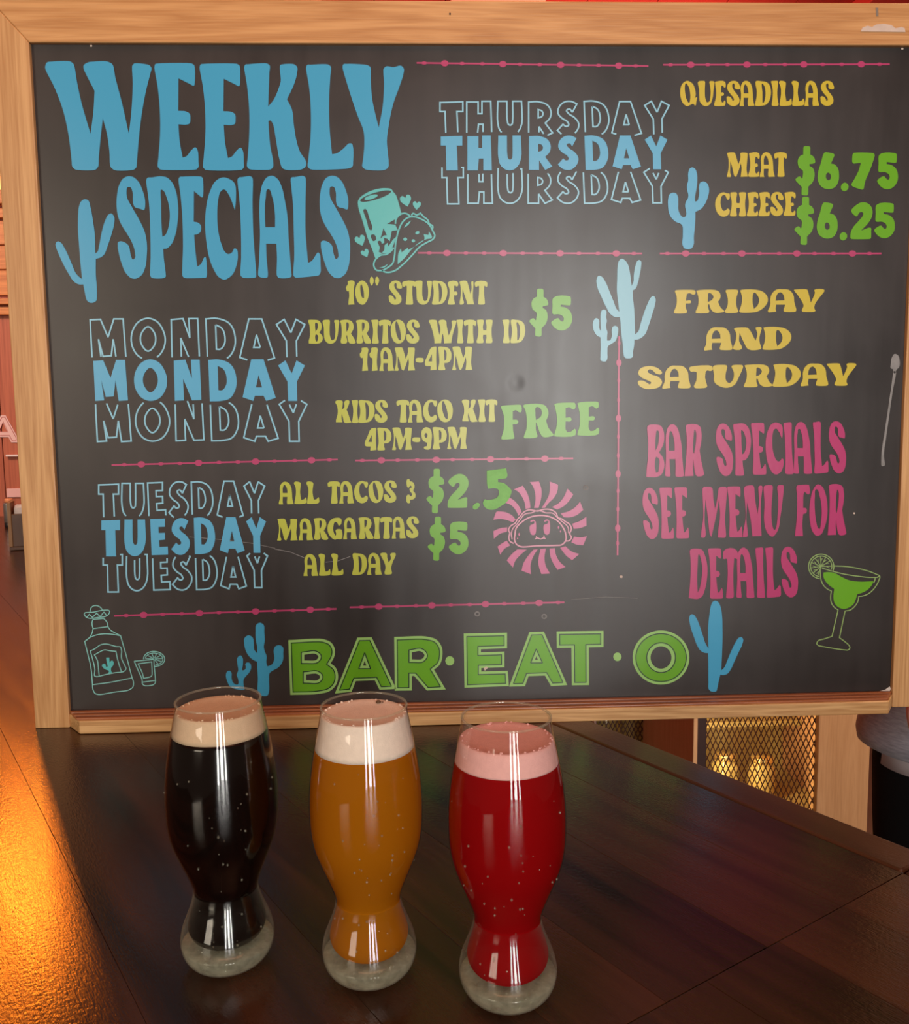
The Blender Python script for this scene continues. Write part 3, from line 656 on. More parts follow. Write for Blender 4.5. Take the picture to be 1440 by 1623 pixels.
dayname((145, 755, 4.966), rows('T 78 225 342 630 U 258 428 340 628 E 463 603 332 620 S 628 775 328 618 D 805 973 322 612 A 1010 1205 320 605 Y 1217 1373 320 602'),
        rows('T 57 213 62 340 U 238 415 55 335 E 442 585 48 330 S 610 760 42 330 D 785 955 42 325 A 990 1193 38 330 Y 1200 1362 42 322'),
        rows('T 92 243 615 910 U 275 443 615 900 E 480 620 612 895 S 637 790 608 895 D 818 988 608 892 A 1017 1218 598 885 Y 1223 1385 590 875'), 'TUESDAY')
dayname((685, 150, 3.74), rows('T 50 177 245 450 H 207 352 243 450 U 388 528 243 450 R 572 710 245 447 S 742 865 243 448 D 900 1042 242 448 A 1067 1235 243 443 Y 1257 1392 243 443'),
        rows('T 45 180 43 250 H 203 352 40 245 U 385 532 40 245 R 570 712 42 248 S 740 867 40 245 D 898 1045 38 245 A 1063 1238 42 245 Y 1257 1402 40 240'),
        rows('T 57 183 432 648 H 210 355 445 645 U 387 533 440 645 R 567 710 445 645 S 740 865 440 645 D 893 1038 445 645 A 1060 1233 445 640 Y 1252 1397 435 642'), 'THURSDAY')

# yellow lines
T = (535, 430, 5.76)
decal('lettering', 'yellow', word(GY, T, '1 75 155 0 160 285 S 465 588 T 588 712 U 705 860 D 860 1000 F 1003 1100 N 1112 1245 T 1250 1365', (84, 306), (86, 304)) + [put(GY, '"', 292, 378, 50, 130, T)], label='yellow 10" STUDENT lettering with a broken letter')
T = (480, 495, 7.579); Tb = (660, 495, 7.579)
decal('lettering', 'yellow', word(GY, T, 'B 62 238 U 235 435 R 447 632 R 637 820 I 820 910 T 910 1055 O 1053 1235 S 1240 1402', (90, 379), (88, 376)) + word(GY, Tb, 'W 145 478 I 478 562 T 565 715 H 720 912 I 1028 1118 D 1125 1303', (89, 374), (87, 371)), label='yellow BURRITOS WITH ID lettering')
decal('lettering', 'yellow', word(GY, T, '1 682 785 1 798 900 A 918 1095 M 1098 1345', (422, 705), (420, 703)) + [put(GY, '-', -12, 85, 545, 605, Tb)] + word(GY, Tb, '4 98 240 P 258 418 M 425 668', (413, 698), (411, 696)), label='yellow 11AM-4PM lettering')
T = (520, 620, 5.143)
decal('lettering', 'yellow', word(GY, T, 'K 58 190 I 190 247 D 247 378 S 378 487 T 555 660 A 650 775 C 772 887 O 888 1015 K 1088 1218 I 1218 1282 T 1280 1378', (73, 260), (66, 250)), label='yellow KIDS TACO KIT lettering')
decal('lettering', 'yellow', word(GY, T, '4 298 392 P 400 515 M 520 682 9 758 845 P 850 965 M 968 1130', (299, 485), (290, 472)) + [put(GY, '-', 685, 750, 376, 416, T)], label='yellow 4PM-9PM lettering')
T = (435, 750, 6.0)
decal('lettering', 'yellow', word(GY, T, 'A 40 182 L 185 305 L 303 425 T 505 622 A 615 757 C 757 888 O 893 1033 S 1038 1162', (82, 296), (68, 280)) + [put(GY, '&', 1252, 1340, 55, 285, T)], label='yellow ALL TACOS & lettering')
decal('lettering', 'yellow', word(GY, T, 'M 25 218 A 230 368 R 372 510 G 503 645 A 652 785 R 798 940 I 940 1003 T 1003 1118 A 1115 1248 S 1250 1372', (433, 642), (409, 617)), label='yellow MARGARITAS lettering')
decal('lettering', 'yellow', word(GY, T, 'A 275 415 L 418 532 L 538 655 D 738 878 A 880 1020 Y 1005 1152', (769, 978), (755, 962)), label='yellow ALL DAY lettering')
T = (1070, 110, 5.538)
decal('lettering', 'gold', word(GY, T, 'Q 40 188 U 195 340 E 338 440 S 447 567 A 562 692 D 697 837 I 837 903 L 907 1020 L 1018 1130 A 1130 1260 S 1270 1390', (102, 324), (101, 322)), label='deep yellow QUESADILLAS lettering')
T = (1120, 230, 9.0)
decal('lettering', 'gold', word(GY, T, 'M 280 580 E 585 748 A 750 965 T 955 1138', (106, 458), (102, 454)), label='deep yellow MEAT lettering')
decal('lettering', 'gold', word(GY, T, 'C 115 325 H 325 555 E 565 730 E 732 895 S 900 1090 E 1090 1262', (675, 1024), (668, 1010)), label='deep yellow CHEESE lettering')
T = (1055, 445, 5.538)
decal('lettering', 'gold', word(GW, T, 'F 68 258 R 258 512 I 515 632 D 642 892 A 893 1142 Y 1120 1388', (81, 290), (71, 273)), label='deep yellow FRIDAY lettering')
decal('lettering', 'gold', word(GW, T, 'A 333 582 N 585 838 D 845 1098', (409, 614), (403, 606)), label='deep yellow AND lettering')
T = (1000, 565, 3.945)
decal('lettering', 'gold', word(GW, T, 'S 40 192 A 193 370 T 362 508 U 508 698 R 702 885 D 882 1058 A 1057 1230 Y 1220 1405', (61, 206), (40, 182)), label='deep yellow SATURDAY lettering')

# pink lines
Ta = (1010, 660, 8.0); Tb = (1180, 660, 8.0)
decal('lettering', 'pink', word(GP, Ta, 'B 110 338 A 345 585 R 595 840 S 990 1208 P 1208 1435', (104, 773), (86, 750)) + word(GP, Tb, 'E 75 268 C 260 490 I 488 615 A 612 850 L 860 1058 S 1062 1280', (83, 742), (59, 719)), label='pink BAR SPECIALS lettering')
Ta = (1010, 760, 8.0); Tb = (1180, 760, 8.0)
decal('lettering', 'pink', word(GP, Ta, 'S 62 268 E 275 460 E 465 650 M 800 1132 E 1135 1328', (106, 756), (85, 732)) + word(GP, Tb, 'N -30 220 U 235 492 F 630 822 O 815 1045 R 1048 1282', (75, 732), (55, 706)), label='pink SEE MENU FOR lettering')
decal('lettering', 'pink', word(GP, (1080, 860, 7.2), 'D 78 292 E 300 468 T 470 642 A 620 828 I 838 948 L 950 1130 S 1130 1325', (70, 645), (45, 622)), label='pink DETAILS lettering')

# prices
T = (1250, 220, 7.579)
decal('lettering', 'green', [[outline(s, T) for s in GN[c]] for c in '$6.75'], label='green price $6.75')
decal('lettering', 'green', [put(GN, '$', 62, 297, 697, 1275, T)]+ [put(GN, '6', 330, 580, 765, 1200, T)]+ [put(GN, '.', 605, 695, 1122, 1222, T)]+[[outline(GN['2'][0], T)]]+ [put(GN, '5', 1020, 1268, 768, 1195, T)], label='green price $6.25')
T = (780, 450, 6.244)
decal('lettering', 'green', [put(GN, '$', 365, 552, 48, 522, T)]+ [put(GN, '5', 580, 788, 115, 462, T)], label='green price $5 beside the student burritos')
decal('lettering', 'green', word(GF, T, 'F 85 290 R 305 605 E 612 825 E 840 1055', (1200, 1545), (1160, 1498)), label='green FREE lettering')
T = (670, 730, 9.0)
decal('lettering', 'green', [put(GN, '$', 50, 305, 115, 750, T)]+ [put(GN, '2', 350, 650, 190, 675, T)], label='green price $2')
decal('lettering', 'chalkgreen', [outline('908,145*;1185,108*;1202,220;1190,248;1070,265*;1070,305*;1150,320;1215,370;1262,430;1250,490;1200,580;1110,650;1000,700;920,690;870,650;855,600;885,550;900,558;980,555;1060,520;1082,460;1070,410;1030,395;930,402*;915,350', T), outline('715,640;780,600;810,620;805,650;755,695;720,690;708,665', T)], label='hand-drawn light green .5 added after the $2', lift=0.0006)
decal('lettering', 'green', [put(GN, '$', 68, 322, 800, 1428, T)]+ [put(GN, '5', 368, 648, 868, 1335, T)], label='green price $5 beside the margaritas')

# BAR EAT O with its dark inline
def area2(q): return sum(q[i-1].x*q[i].y-q[i].x*q[i-1].y for i in range(len(q)))
def inset(q, d):
    """offset a closed outline towards its own inside by d pixels"""
    s = 1 if area2(q) > 0 else -1; n = len(q); out = []
    for i in range(n):
        a = (q[i]-q[i-1]); c = (q[(i+1) % n]-q[i])
        if a.length < 1e-4 or c.length < 1e-4: continue
        a = a.normalized(); c = c.normalized(); na = Vector((-a.y, a.x))*s; nc = Vector((-c.y, c.x))*s
        m2 = na+nc
        if m2.length < 0.2: continue
        m2.normalize(); out.append(q[i]+m2*d/max(m2.dot(na), 0.3))
    return out
Tc = (340, 970, 4.0); Td = (690, 970, 3.4286)
LET = [(Tc, ['467,178*;690,172;740,195;762,240;755,290;735,325*;765,350;782,400;770,460;730,500;660,518;480,525*', '568,270*;640,265;658,283;645,303;568,307*', '580,395*;650,392;668,410;655,430;580,432*']),
       (Tc, ['905,162*;995,160*;1150,487*;1045,492*;1015,432*;895,437*;868,505*;762,516*', '951,310*;962,340*;940,340*']),
       (Tc, ['1138,158*;1340,155;1405,175;1440,225;1444,270;1425,335;1390,365*;1464,490*;1345,497*;1265,405*;1250,405*;1250,497*;1142,498*', '1250,255*;1310,250;1330,275;1315,297;1250,300*']),
       (Td, ['153,117*;388,112*;388,197*;246,202*;246,219*;374,215*;374,300*;248,304*;248,323*;392,319*;398,402*;157,411*']),
       (Td, ['510,108*;588,106*;715,397*;627,402*;594,345*;505,348*;485,403*;399,405*', '547,240*;556,260*;539,260*']),
       (Td, ['657,105*;912,102*;912,190*;832,192*;833,397*;740,398*;738,194*;658,195*'])]
def inline_letter(ch, o, hs, io, ih):
    bi = decal('letter', 'rimgreen', [o]+hs, label='green letter %s with a dark inline' % ch, th=0.0004)
    decal('letter_core', 'green', [io]+ih, parent=bi, lift=0.0004, th=0.0003)
    decal('letter_inline', 'darkgreen', (), [(q, 1.5, True) for q in [io]+ih], parent=bi, lift=0.0007, th=0.0002)
for ch, (T, cs) in zip(('B of BAR', 'A of BAR', 'R of BAR', 'E of EAT', 'A of EAT', 'T of EAT'), LET):
    o = outline(cs[0], T); hs = [outline(c, T) for c in cs[1:]]
    inline_letter(ch, o, hs, inset(o, 4.7), [inset(h, -4.6) for h in hs])
inline_letter('O', ellipse(1224, 247, 154, 147, Td, 64), [ellipse(1224, 247, 57, 61, Td, 48)], ellipse(1224, 247, 137, 130, Td, 64), [ellipse(1224, 247, 78, 81, Td, 48)])
decal('letter_dot', 'rimgreen', [ellipse(77, 265, 24, 25, Td)], label='green dot between BAR and EAT')
decal('letter_dot', 'rimgreen', [ellipse(987, 243, 22, 23, Td)], label='green dot between EAT and O')

# cacti
decal('cactus_picture', 'blue', [outline('288,68;310,80;315,130;318,180;312,220;318,250;330,280;328,320;335,345*;365,330;378,300;375,240;385,218;408,210;432,222;435,260;432,310;405,350;370,370;350,385;345,430;345,500;335,528;315,532;290,525;275,505;275,420;270,330;270,315*;240,300;205,260;188,200;190,165;215,148;240,160;248,200;252,240;270,262*;270,220;262,180;260,120;265,80', Tc)], label='blue cactus left of the BAR lettering')
decal('cactus_picture', 'blue', [outline('165,275;178,290;180,330;178,370;192,365;198,345;195,330;205,320;225,325;232,345;222,380;200,405;185,425;185,470;190,490;100,475;85,450;72,400;78,380;95,372;107,385;108,420;120,450;145,460;148,420;140,400;150,370;145,330;145,290', Tc)], label='small blue cactus behind the stout glass')
decal('cactus_picture', 'blue', [outline('515,70;570,95;605,170;628,330;632,480;632,700;618,1060;615,1155*;660,1110;700,1020;770,850;840,710;890,645;935,640;955,670;940,750;880,880;820,1010;760,1140;710,1205;640,1228;600,1220*;575,1320;550,1440;540,1475;450,1478;420,1450;415,1330;413,1050;410,885*;350,880;290,845;240,770;190,640;130,450;118,330;140,285;180,285;225,340;280,470;330,620;370,740;415,815*;410,600;412,450;430,280;455,140;480,90', (1080, 945, 9.836))], label='blue cactus right of the letter O')
decal('cactus_picture', 'sky', [outline('505,115;555,145;582,220;588,330;575,480;550,620;550,700*;585,690;610,630;620,540;618,440;645,370;695,355;750,380;785,450;790,520;770,620;720,740;660,820;590,860;555,875*;555,960;545,1150;530,1300;525,1440;490,1500;430,1515;370,1500;335,1440;340,1300;335,1120;310,1085;220,1045;140,970;100,880;88,780;90,650;110,580;170,548;225,560;255,610;262,720;265,840;290,910;340,965;380,960;400,920;395,850;380,780;390,710;425,650;435,590;415,500;412,420;432,350;435,200;465,130', (1050, 255, 10.82))], label='light blue cactus right of the THURSDAY lettering')
T = (930, 400, 9.017)
decal('cactus_picture', 'pale', [outline('490,92;540,115;580,170;610,290;635,480*;660,420;665,330;690,190;720,120;745,110;770,130;770,200;750,320;720,450;690,520;650,545*;655,650;670,800;680,1000;685,1175*;730,1130;760,1030;810,870;860,740;910,645;945,622;975,660;970,740;930,880;880,1040;820,1180;760,1230;690,1250;675,1245*;670,1330;655,1420;645,1500;600,1515;540,1505;518,1450;510,1330;490,1180;475,1000;465,925*;400,925;330,880;270,780;200,630;140,480;135,380;165,335;210,350;260,420;320,560;380,710;420,810;458,850*;440,700;425,560;428,380;435,200;455,120', T)], label='tall glare-paled blue cactus in the middle of the board')
decal('cactus_picture', 'pale', [outline('240,818;270,835;275,880;270,920;282,980;270,1040;275,1090;290,1140;285,1200;285,1260*;320,1260;350,1210;350,1110;365,1065;400,1050;435,1070;442,1130;430,1200;400,1270;340,1310;300,1340;290,1420;288,1520;270,1555;230,1560;195,1545;190,1480;195,1350;190,1215*;140,1190;100,1130;80,1060;90,980;130,940;165,960;172,1020;175,1090;198,1130*;195,1080;190,960;195,870;210,830', T)], label='small glare-paled blue cactus beside the tall one')

# barbed-wire dividers
P1 = (0, 0, 1.0)
def wire(x0, y0, x1, y1, big, small, label):
    st = [([Vector((x0, y0)), Vector((x1, y1))], 2.6, False)]; fl = []
    for lst, rx, ry in ((big, 6.0, 5.0), (small, 4.5, 2.6)):
        for v in lst:
            if abs(x1-x0) > abs(y1-y0): cx = v; cy = y0+(y1-y0)*(v-x0)/(x1-x0); fl.append(ellipse(cx, cy, rx, ry, P1, 14))
            else: cy = v; cx = x0+(x1-x0)*(v-y0)/(y1-y0); fl.append(ellipse(cx, cy, ry*0.85, rx, P1, 14))
    decal('barbed_divider', 'barb', fl, st, label=label)
wire(660, 100, 1027, 105, (704.5, 796.5, 888, 980), (672, 732, 764, 824, 855, 917, 948, 1007), 'pink divider above THURSDAY')
wire(1050, 103, 1409, 102, (1094, 1183, 1273, 1364), (1062, 1121, 1152, 1212, 1243, 1303, 1333, 1393), 'pink divider above QUESADILLAS')
wire(662, 401, 1017, 402, (708, 797, 887, 976), (680, 738, 767, 828, 857, 917, 947, 1004), 'pink divider below THURSDAY')
wire(1045, 402, 1396, 402, (1086, 1175, 1262, 1350), (1057, 1115, 1146, 1203, 1234, 1290, 1320, 1377), 'pink divider above FRIDAY')
wire(177, 737, 535, 728.5, (224, 314.7, 405, 493.5), (197, 255, 285, 347, 377, 435, 467, 522), 'pink divider above TUESDAY')
wire(563, 730, 908, 726.5, (604, 691, 777, 863), (574, 630, 661, 717, 748, 804, 834, 889), 'pink divider above the taco prices')
wire(181, 976, 533, 965, (227.7, 316, 405, 491.5), (200, 258, 288, 347, 377, 435, 464, 520), 'pink divider below TUESDAY')
wire(554, 962.5, 894, 954.5, (600, 684, 769, 854), (573, 629, 659, 714, 744, 799, 829, 884), 'pink divider above EAT')
wire(980.5, 533, 978, 880, (575, 663, 751, 837), (544, 603, 634, 692, 722, 778, 807, 861), 'upright pink divider in the middle of the board')

# smiling taco in a ring of rays
T = (770, 750, 8.0)
rays = ['555,112*;670,105*;700,200;700,300;665,440*;608,440*;625,350;620,250;595,170', '805,105*;912,145*;905,220;860,310;790,380;745,440*;703,440*;760,350;800,260;808,180', '1030,195*;1105,270*;1060,340;980,420;900,460*;835,430*;930,370;990,290', '1190,360*;1230,465*;1150,530;1050,560;985,558*;945,510*;1050,480;1140,420', '1270,550*;1272,665*;1190,695;1110,705*;1092,640*;1200,600', '1278,800*;1230,912*;1150,905;1080,875*;1115,803*;1200,812', '1180,1025*;1090,1102*;1020,1050;938,945*;1005,925*;1080,990', '1005,1188*;905,1225*;850,1140;810,1030;805,955*;870,950*;890,1050;940,1130', '810,1272*;700,1278*;668,1180;665,1080;690,960*;758,955*;740,1060;755,1170', '568,1280*;450,1235*;470,1150;530,1050;600,968*;655,962*;600,1050;565,1150', '340,1195*;262,1105*;320,1030;395,965*;515,968*;430,1040;370,1110', '180,1032*;145,930*;200,890;262,855*;305,915*;230,960', '100,830*;92,735*;170,700;268,685*;265,740*;170,770', '92,590*;130,490;150,482*;250,495;340,545;375,590*;340,622*;250,590;170,580', '243,375*;300,308*;370,360;430,440;450,490*;412,542*;370,460;310,400', '352,205*;465,158*;520,250;555,370;562,440*;500,455*;490,380;450,290;400,230']
ti = decal('taco_picture', 'rose', [outline(r, T, True, 4) for r in rays], label='pink smiling taco in a ring of curved rays')
eye = '560,660;605,640;612,612;585,612;566,622;562,606;580,594;608,592;628,612;632,740;622,772;598,786;572,776;560,755'
decal('taco_outline', 'roseline', [], [(outline('365,780;380,700;450,620;550,560;680,535;800,550;900,600;970,680;1010,780;1005,860;960,905;880,915;640,920;440,930;385,900;360,840', T), 2.2, True),
     (outline('350,890;300,860;290,800;300,760;285,720;310,670;370,630;400,580;430,550;470,500;540,465;600,470;650,480;700,465;770,455;840,470;890,510;910,560;960,580;1000,610;1060,650;1080,710;1060,770;1080,810;1060,850;1005,860', T, False), 2.0, False),
     (outline('330,840;320,760;340,700;395,640;430,590;490,520;580,500;640,475;700,480;750,500;850,510;900,560;960,610;1040,690;1045,760', T, False), 1.7, False),
     (outline('620,835;642,822;655,822;690,834;735,820;752,832', T, False), 1.8, False), (outline('636,798*;645,822*', T, False), 1.7, False), (outline('730,790*;738,820*', T, False), 1.7, False)], parent=ti)
decal('taco_eyes', 'rose', [outline(eye, T), tf([(p.x+175, p.y-5) for p in smooth(parse(eye))], T), ellipse(420, 775, 11, 19, T, 14), ellipse(400, 828, 8, 11, T, 12), ellipse(918, 688, 10, 18, T, 14), ellipse(943, 738, 8, 13, T, 12)], parent=ti)

# margarita glass
T = (1260, 860, 9.0)
st = [('350,375;353,450;360,520;400,610;460,665;510,690*;500,770;508,850;550,920;605,960*;520,1335*;400,1375;322,1400;302,1440;330,1470*;500,1502;700,1530;750,1530;775,1500;765,1470;700,1410;625,1355*;705,975*;780,960;850,900;890,830;900,765*;960,760;1050,720;1130,640;1185,540;1198,475;1150,450;1050,410;900,370;720,340;550,332*', False),
      ('375,362*;500,400;700,450;900,480;1050,495;1165,495*;1196,472*', False), ('1135,500*;1128,540;1112,575', False)]
st = [(outline(s, T, c), 1.5, c) for s, c in st]
st += [(ellipse(365, 340, 180, 175, T, 40, a0=math.radians(97), a1=math.radians(380)), 1.5, False), (ellipse(365, 340, 152, 148, T, 40, a0=math.radians(100), a1=math.radians(378)), 1.3, False)]
for k in range(9):
    a = math.radians(110+k*31); d = lambda r, q=0: (365+r*math.cos(a+q), 340+r*math.sin(a+q))
    st.append((tf([d(0), d(80), d(145, -0.0)], T), 1.1, False)); st.append((tf([d(70), d(120, 0.22)], T), 1.0, False))
mi = decal('margarita_picture', 'limeline', (), st, label='lime green outlined margarita glass with a lime slice')
decal('drink_fill', 'green', [outline('400,425*;480,420;560,435;650,485;760,535;900,555;1110,550*;1095,590;1040,660;960,710;880,735*;860,800;830,870;770,920;690,945;610,920;555,860;540,790;550,660*;470,600;420,540;395,470', T)], parent=mi)

# tequila bottle with a sombrero, and a shot glass
T = (120, 950, 9.0)
st = [('248,285*;235,330;238,370;250,415*;235,480;200,540;130,600*;170,760;220,980;240,1200;250,1290;280,1340;330,1355;560,1320;760,1290;815,1250;825,1190;800,1100;730,830;640,515*;560,475;490,430;460,385*;450,330;400,270*', True),
      ('252,415*;460,388*', False), ('130,598;200,545;300,505;430,490;550,500;640,517', False),
      ('210,735*;280,700;350,650;430,635;520,655;580,672;640,680;655,720;655,840;700,940;718,990;690,1025;560,1045;430,1070;300,1100;272,1090;275,1000;245,860', True),
      ('335,1085;325,980;310,870;268,790*;330,755;410,720;490,732;575,740*;600,860;655,1035', False), ('245,1215;500,1180;800,1120', False),
      ('205,185;215,130;250,95;300,88;350,110;385,155', False), ('125,205;135,190;250,182;380,155;470,155;485,170;470,210;430,240;330,255;190,268;145,245', True),
      ('160,252*;195,212*;240,255*;300,195*;350,245*;405,178*;440,228*', False),
      ('835,880*;1115,855*;1118,920;1125,1000;1135,1190;1110,1215;980,1228;955,1205;950,1150;900,1030', True), ('890,918*;1085,890*;1085,1090;1060,1105;970,1125*;955,1060', True), ('955,1180*;1135,1155*', False)]
st = [(outline(s, T, c), 1.4, c) for s, c in st]
st += [(ellipse(1120, 848, 150, 107, T, 36, rot=0.05, a0=math.radians(175), a1=math.radians(445)), 1.4, False), (ellipse(1120, 848, 124, 84, T, 36, rot=0.05, a0=math.radians(178), a1=math.radians(440)), 1.2, False)]
for k in range(8):
    a = math.radians(185+k*34); st.append((tf([(1120+15*math.cos(a), 848+12*math.sin(a)), (1120+118*math.cos(a), 848+80*math.sin(a))], T), 1.1, False))
bt = decal('bottle_picture', 'tealline', (), st, label='teal outlined bottle wearing a sombrero beside a shot glass')
decal('label_cactus', 'teal', [outline('435,830*;480,828*;482,870;490,900;500,880;520,872;540,890;535,940;505,980;510,1030;520,1045*;465,1055*;475,1020;430,1000;390,970;375,940;395,918;425,925;435,960;455,960;445,900', T)], parent=bt)

# drink can and taco
T = (540, 280, 8.0)
cupf = [outline('218,310;240,270;330,205;450,160;570,147;640,160;665,195;695,230;730,330;765,460*;710,510;690,600;720,690;690,800;660,880;620,960;500,985;440,1045*;400,930;340,780;280,580;220,380', T),
        ellipse(440, 248, 205, 44, T, 30, rot=-0.30), ellipse(383, 262, 88, 26, T, 24, rot=-0.30),
        outline('285,420;310,410;330,430;365,540;400,650;385,680;360,670;330,570', T), outline('385,740;420,735;445,800;415,820', T),
        outline('500,790*;540,655*;582,745*;545,747*', T), outline('470,820;500,815;520,850*;550,840*;545,775*;590,790*;620,820*;645,690*;715,680*;705,760*;660,800*;605,885*;590,840*;555,870*;550,930*;520,970*;480,955*;495,900*', T), outline('585,600*;690,540*;690,610*', T)]
heart = '0,-28;20,-50;45,-42;52,-12;30,25;0,58*;-30,25;-52,-12;-45,-42;-20,-50'
def hrt(cx, cy, s, r):
    q = smooth(parse(heart)); return tf([(cx+s*(p.x*math.cos(r)-p.y*math.sin(r)), cy+s*(p.x*math.sin(r)+p.y*math.cos(r))) for p in q], T)
cupf += [hrt(825, 305, 1.35, -0.25), hrt(962, 365, 0.98, 0.08), hrt(248, 810, 1.25, -0.35), hrt(310, 972, 0.95, -0.45)]
cupf += [outline('720,1110*;722,1040;730,970;760,910*;770,960*;850,900*;850,930*;960,870;1060,790;1050,730*;1110,740*;1115,690*;1150,780;1100,790;1000,830;900,920;800,1040', T),
         ellipse(815, 795, 25, 22, T, 14), ellipse(970, 712, 28, 19, T, 14, rot=-0.4), ellipse(918, 815, 22, 20, T, 14), outline('797,650*;830,600;890,556*;855,612', T), outline('480,1158*;540,1140;600,1105*;560,1150', T)]
st = [('440,1050;420,1090;420,1140;450,1185;520,1195;580,1215;680,1195;780,1120;900,1000;1000,890;1100,830;1170,790;1190,750;1170,700;1110,600;1020,540;920,510;850,520;780,580;740,660;710,760;690,880;680,1000;650,1110;600,1150;520,1195', False),
      ('440,1050;500,1000;580,985;640,940;670,900', False), ('690,600;700,540;740,490;800,465;850,480;885,510', False), ('895,495;910,470;960,490*;1010,465*;1050,510;1100,550;1120,600*;1165,635;1155,672', False)]
decal('taco_and_can_picture', 'teal', cupf, [(outline(s, T, c), 2.4, c) for s, c in st], label='teal drink can and taco with small hearts')

# dried drip, specks and a screw-dot on the board
decal('chalk_drip', 'chalk', [outline('1413,566;1417,561;1422,563;1425,572;1424,582;1420,586;1417,592;1414,585;1411,584;1411,576', P1), outline('1416,588;1419,589;1414,620;1409,655;1404,690;1400,722;1401,738;1397,739;1396,722;1401,686;1406,652;1411,618', P1)], label='dried grey drip at the right edge', th=0.0003)
for q in ([ellipse(1353, 813.5, 1.5, 1.5, P1, 8)], [ellipse(1429, 77.5, 2, 1.6, P1, 8)], [ellipse(144.5, 73, 2, 1.5, P1, 8)], [ellipse(984, 914, 2.5, 2.2, P1, 8)], [tf([(766, 1059), (770, 1056), (773, 1058), (768, 1063)], P1)]):
    decal('white_chip', 'paper', q)
for q, w in (([(435, 870), (460, 875), (482, 884)], 0.9), ([(516, 891), (535, 889), (555, 882)], 0.8), ([(300, 851), (350, 855), (400, 861), (436, 869)], 0.7), ([(905, 950), (960, 946), (1010, 948)], 0.8)):
    decal('scratch', 'chalk', (), [(tf(q, P1), w, False)], th=0.0002)
for cx, cy in ((928, 773), (862, 977), (756, 973)):
    decal('water_ring', 'chalk', [ellipse(cx, cy, 4.5, 4.2, P1, 16), ellipse(cx, cy, 2.4, 2.2, P1, 12)], label='small grey ring mark', th=0.0002)
flush_decals()
# ------------------------------------------------------------------ beer glasses
def schlick(nt, top=1.0):
    l = nt.nodes.new('ShaderNodeLayerWeight'); l.inputs[0].default_value = 0.5
    p = nt.nodes.new('ShaderNodeMath'); p.operation = 'POWER'; p.inputs[1].default_value = 4.0; nt.links.new(l.outputs['Facing'], p.inputs[0])
    k = nt.nodes.new('ShaderNodeMath'); k.operation = 'MULTIPLY_ADD'; k.inputs[1].default_value = top; k.inputs[2].default_value = 0.045; nt.links.new(p.outputs[0], k.inputs[0])
    return k
def thin_glass():
    mt = bpy.data.materials.new('thin_clear_glass'); mt.use_nodes = True; nt = mt.node_tree; nt.nodes.clear()
    o = nt.nodes.new('ShaderNodeOutputMaterial'); t = nt.nodes.new('ShaderNodeBsdfTransparent'); t.inputs[0].default_value = (0.96, 0.96, 0.95, 1)
    g = nt.nodes.new('ShaderNodeBsdfGlossy'); g.inputs['Roughness'].default_value = 0.03
    k = schlick(nt, 0.75)
    m = nt.nodes.new('ShaderNodeMixShader'); nt.links.new(k.outputs[0], m.inputs[0]); nt.links.new(t.outputs[0], m.inputs[1]); nt.links.new(g.outputs[0], m.inputs[2])
    nt.links.new(m.outputs[0], o.inputs[0]); return mt
M['thin'] = thin_glass()
def milky(name, lo, hi, gz):
    """thick glass misted with condensation and caught light put into the colour, paler edge-on"""
    mt = bpy.data.materials.new(name); mt.use_nodes = True; nt = mt.node_tree; nt.nodes.clear()
    N = nt.nodes.new; o = N('ShaderNodeOutputMaterial'); t = N('ShaderNodeBsdfTransparent'); t.inputs[0].default_value = (0.95, 0.96, 0.92, 1)
    d = N('ShaderNodeBsdfDiffuse'); d.inputs[0].default_value = (0.88, 0.84, 0.66, 1); tl = N('ShaderNodeBsdfTranslucent'); tl.inputs[0].default_value = (0.88, 0.84, 0.66, 1)
    m0 = N('ShaderNodeMixShader'); m0.inputs[0].default_value = 0.5; nt.links.new(d.outputs[0], m0.inputs[1]); nt.links.new(tl.outputs[0], m0.inputs[2])
    tc = N('ShaderNodeTexCoord'); n = N('ShaderNodeTexNoise'); n.inputs['Scale'].default_value = 110; n.inputs['Detail'].default_value = 4; nt.links.new(tc.outputs['Object'], n.inputs['Vector'])
    mr = N('ShaderNodeMapRange'); mr.inputs['From Min'].default_value = 0.3; mr.inputs['From Max'].default_value = 0.7; mr.inputs['To Min'].default_value = lo; mr.inputs['To Max'].default_value = hi; nt.links.new(n.outputs['Fac'], mr.inputs['Value'])
    l = N('ShaderNodeLayerWeight'); l.inputs[0].default_value = 0.5; p = N('ShaderNodeMath'); p.operation = 'POWER'; p.inputs[1].default_value = 3.5; nt.links.new(l.outputs['Facing'], p.inputs[0])
    k = N('ShaderNodeMath'); k.operation = 'MULTIPLY_ADD'; k.inputs[1].default_value = gz; nt.links.new(p.outputs[0], k.inputs[0]); nt.links.new(mr.outputs[0], k.inputs[2])
    m1 = N('ShaderNodeMixShader'); nt.links.new(k.outputs[0], m1.inputs[0]); nt.links.new(t.outputs[0], m1.inputs[1]); nt.links.new(m0.outputs[0], m1.inputs[2])
    g = N('ShaderNodeBsdfGlossy'); g.inputs['Roughness'].default_value = 0.06; f = schlick(nt, 0.55)
    m2 = N('ShaderNodeMixShader'); nt.links.new(f.outputs[0], m2.inputs[0]); nt.links.new(m1.outputs[0], m2.inputs[1]); nt.links.new(g.outputs[0], m2.inputs[2])
    nt.links.new(m2.outputs[0], o.inputs[0]); return mt
M['bulb'] = milky('pale_edged_bulb_glass', 0.0, 0.006, 0.50)  # pale edge painted in for light bent through the clear wall
M['hazed_base'] = milky('thick_glass_base', 0.25, 0.55, 0.2)  # paleness in the colour stands in for light caught in the base
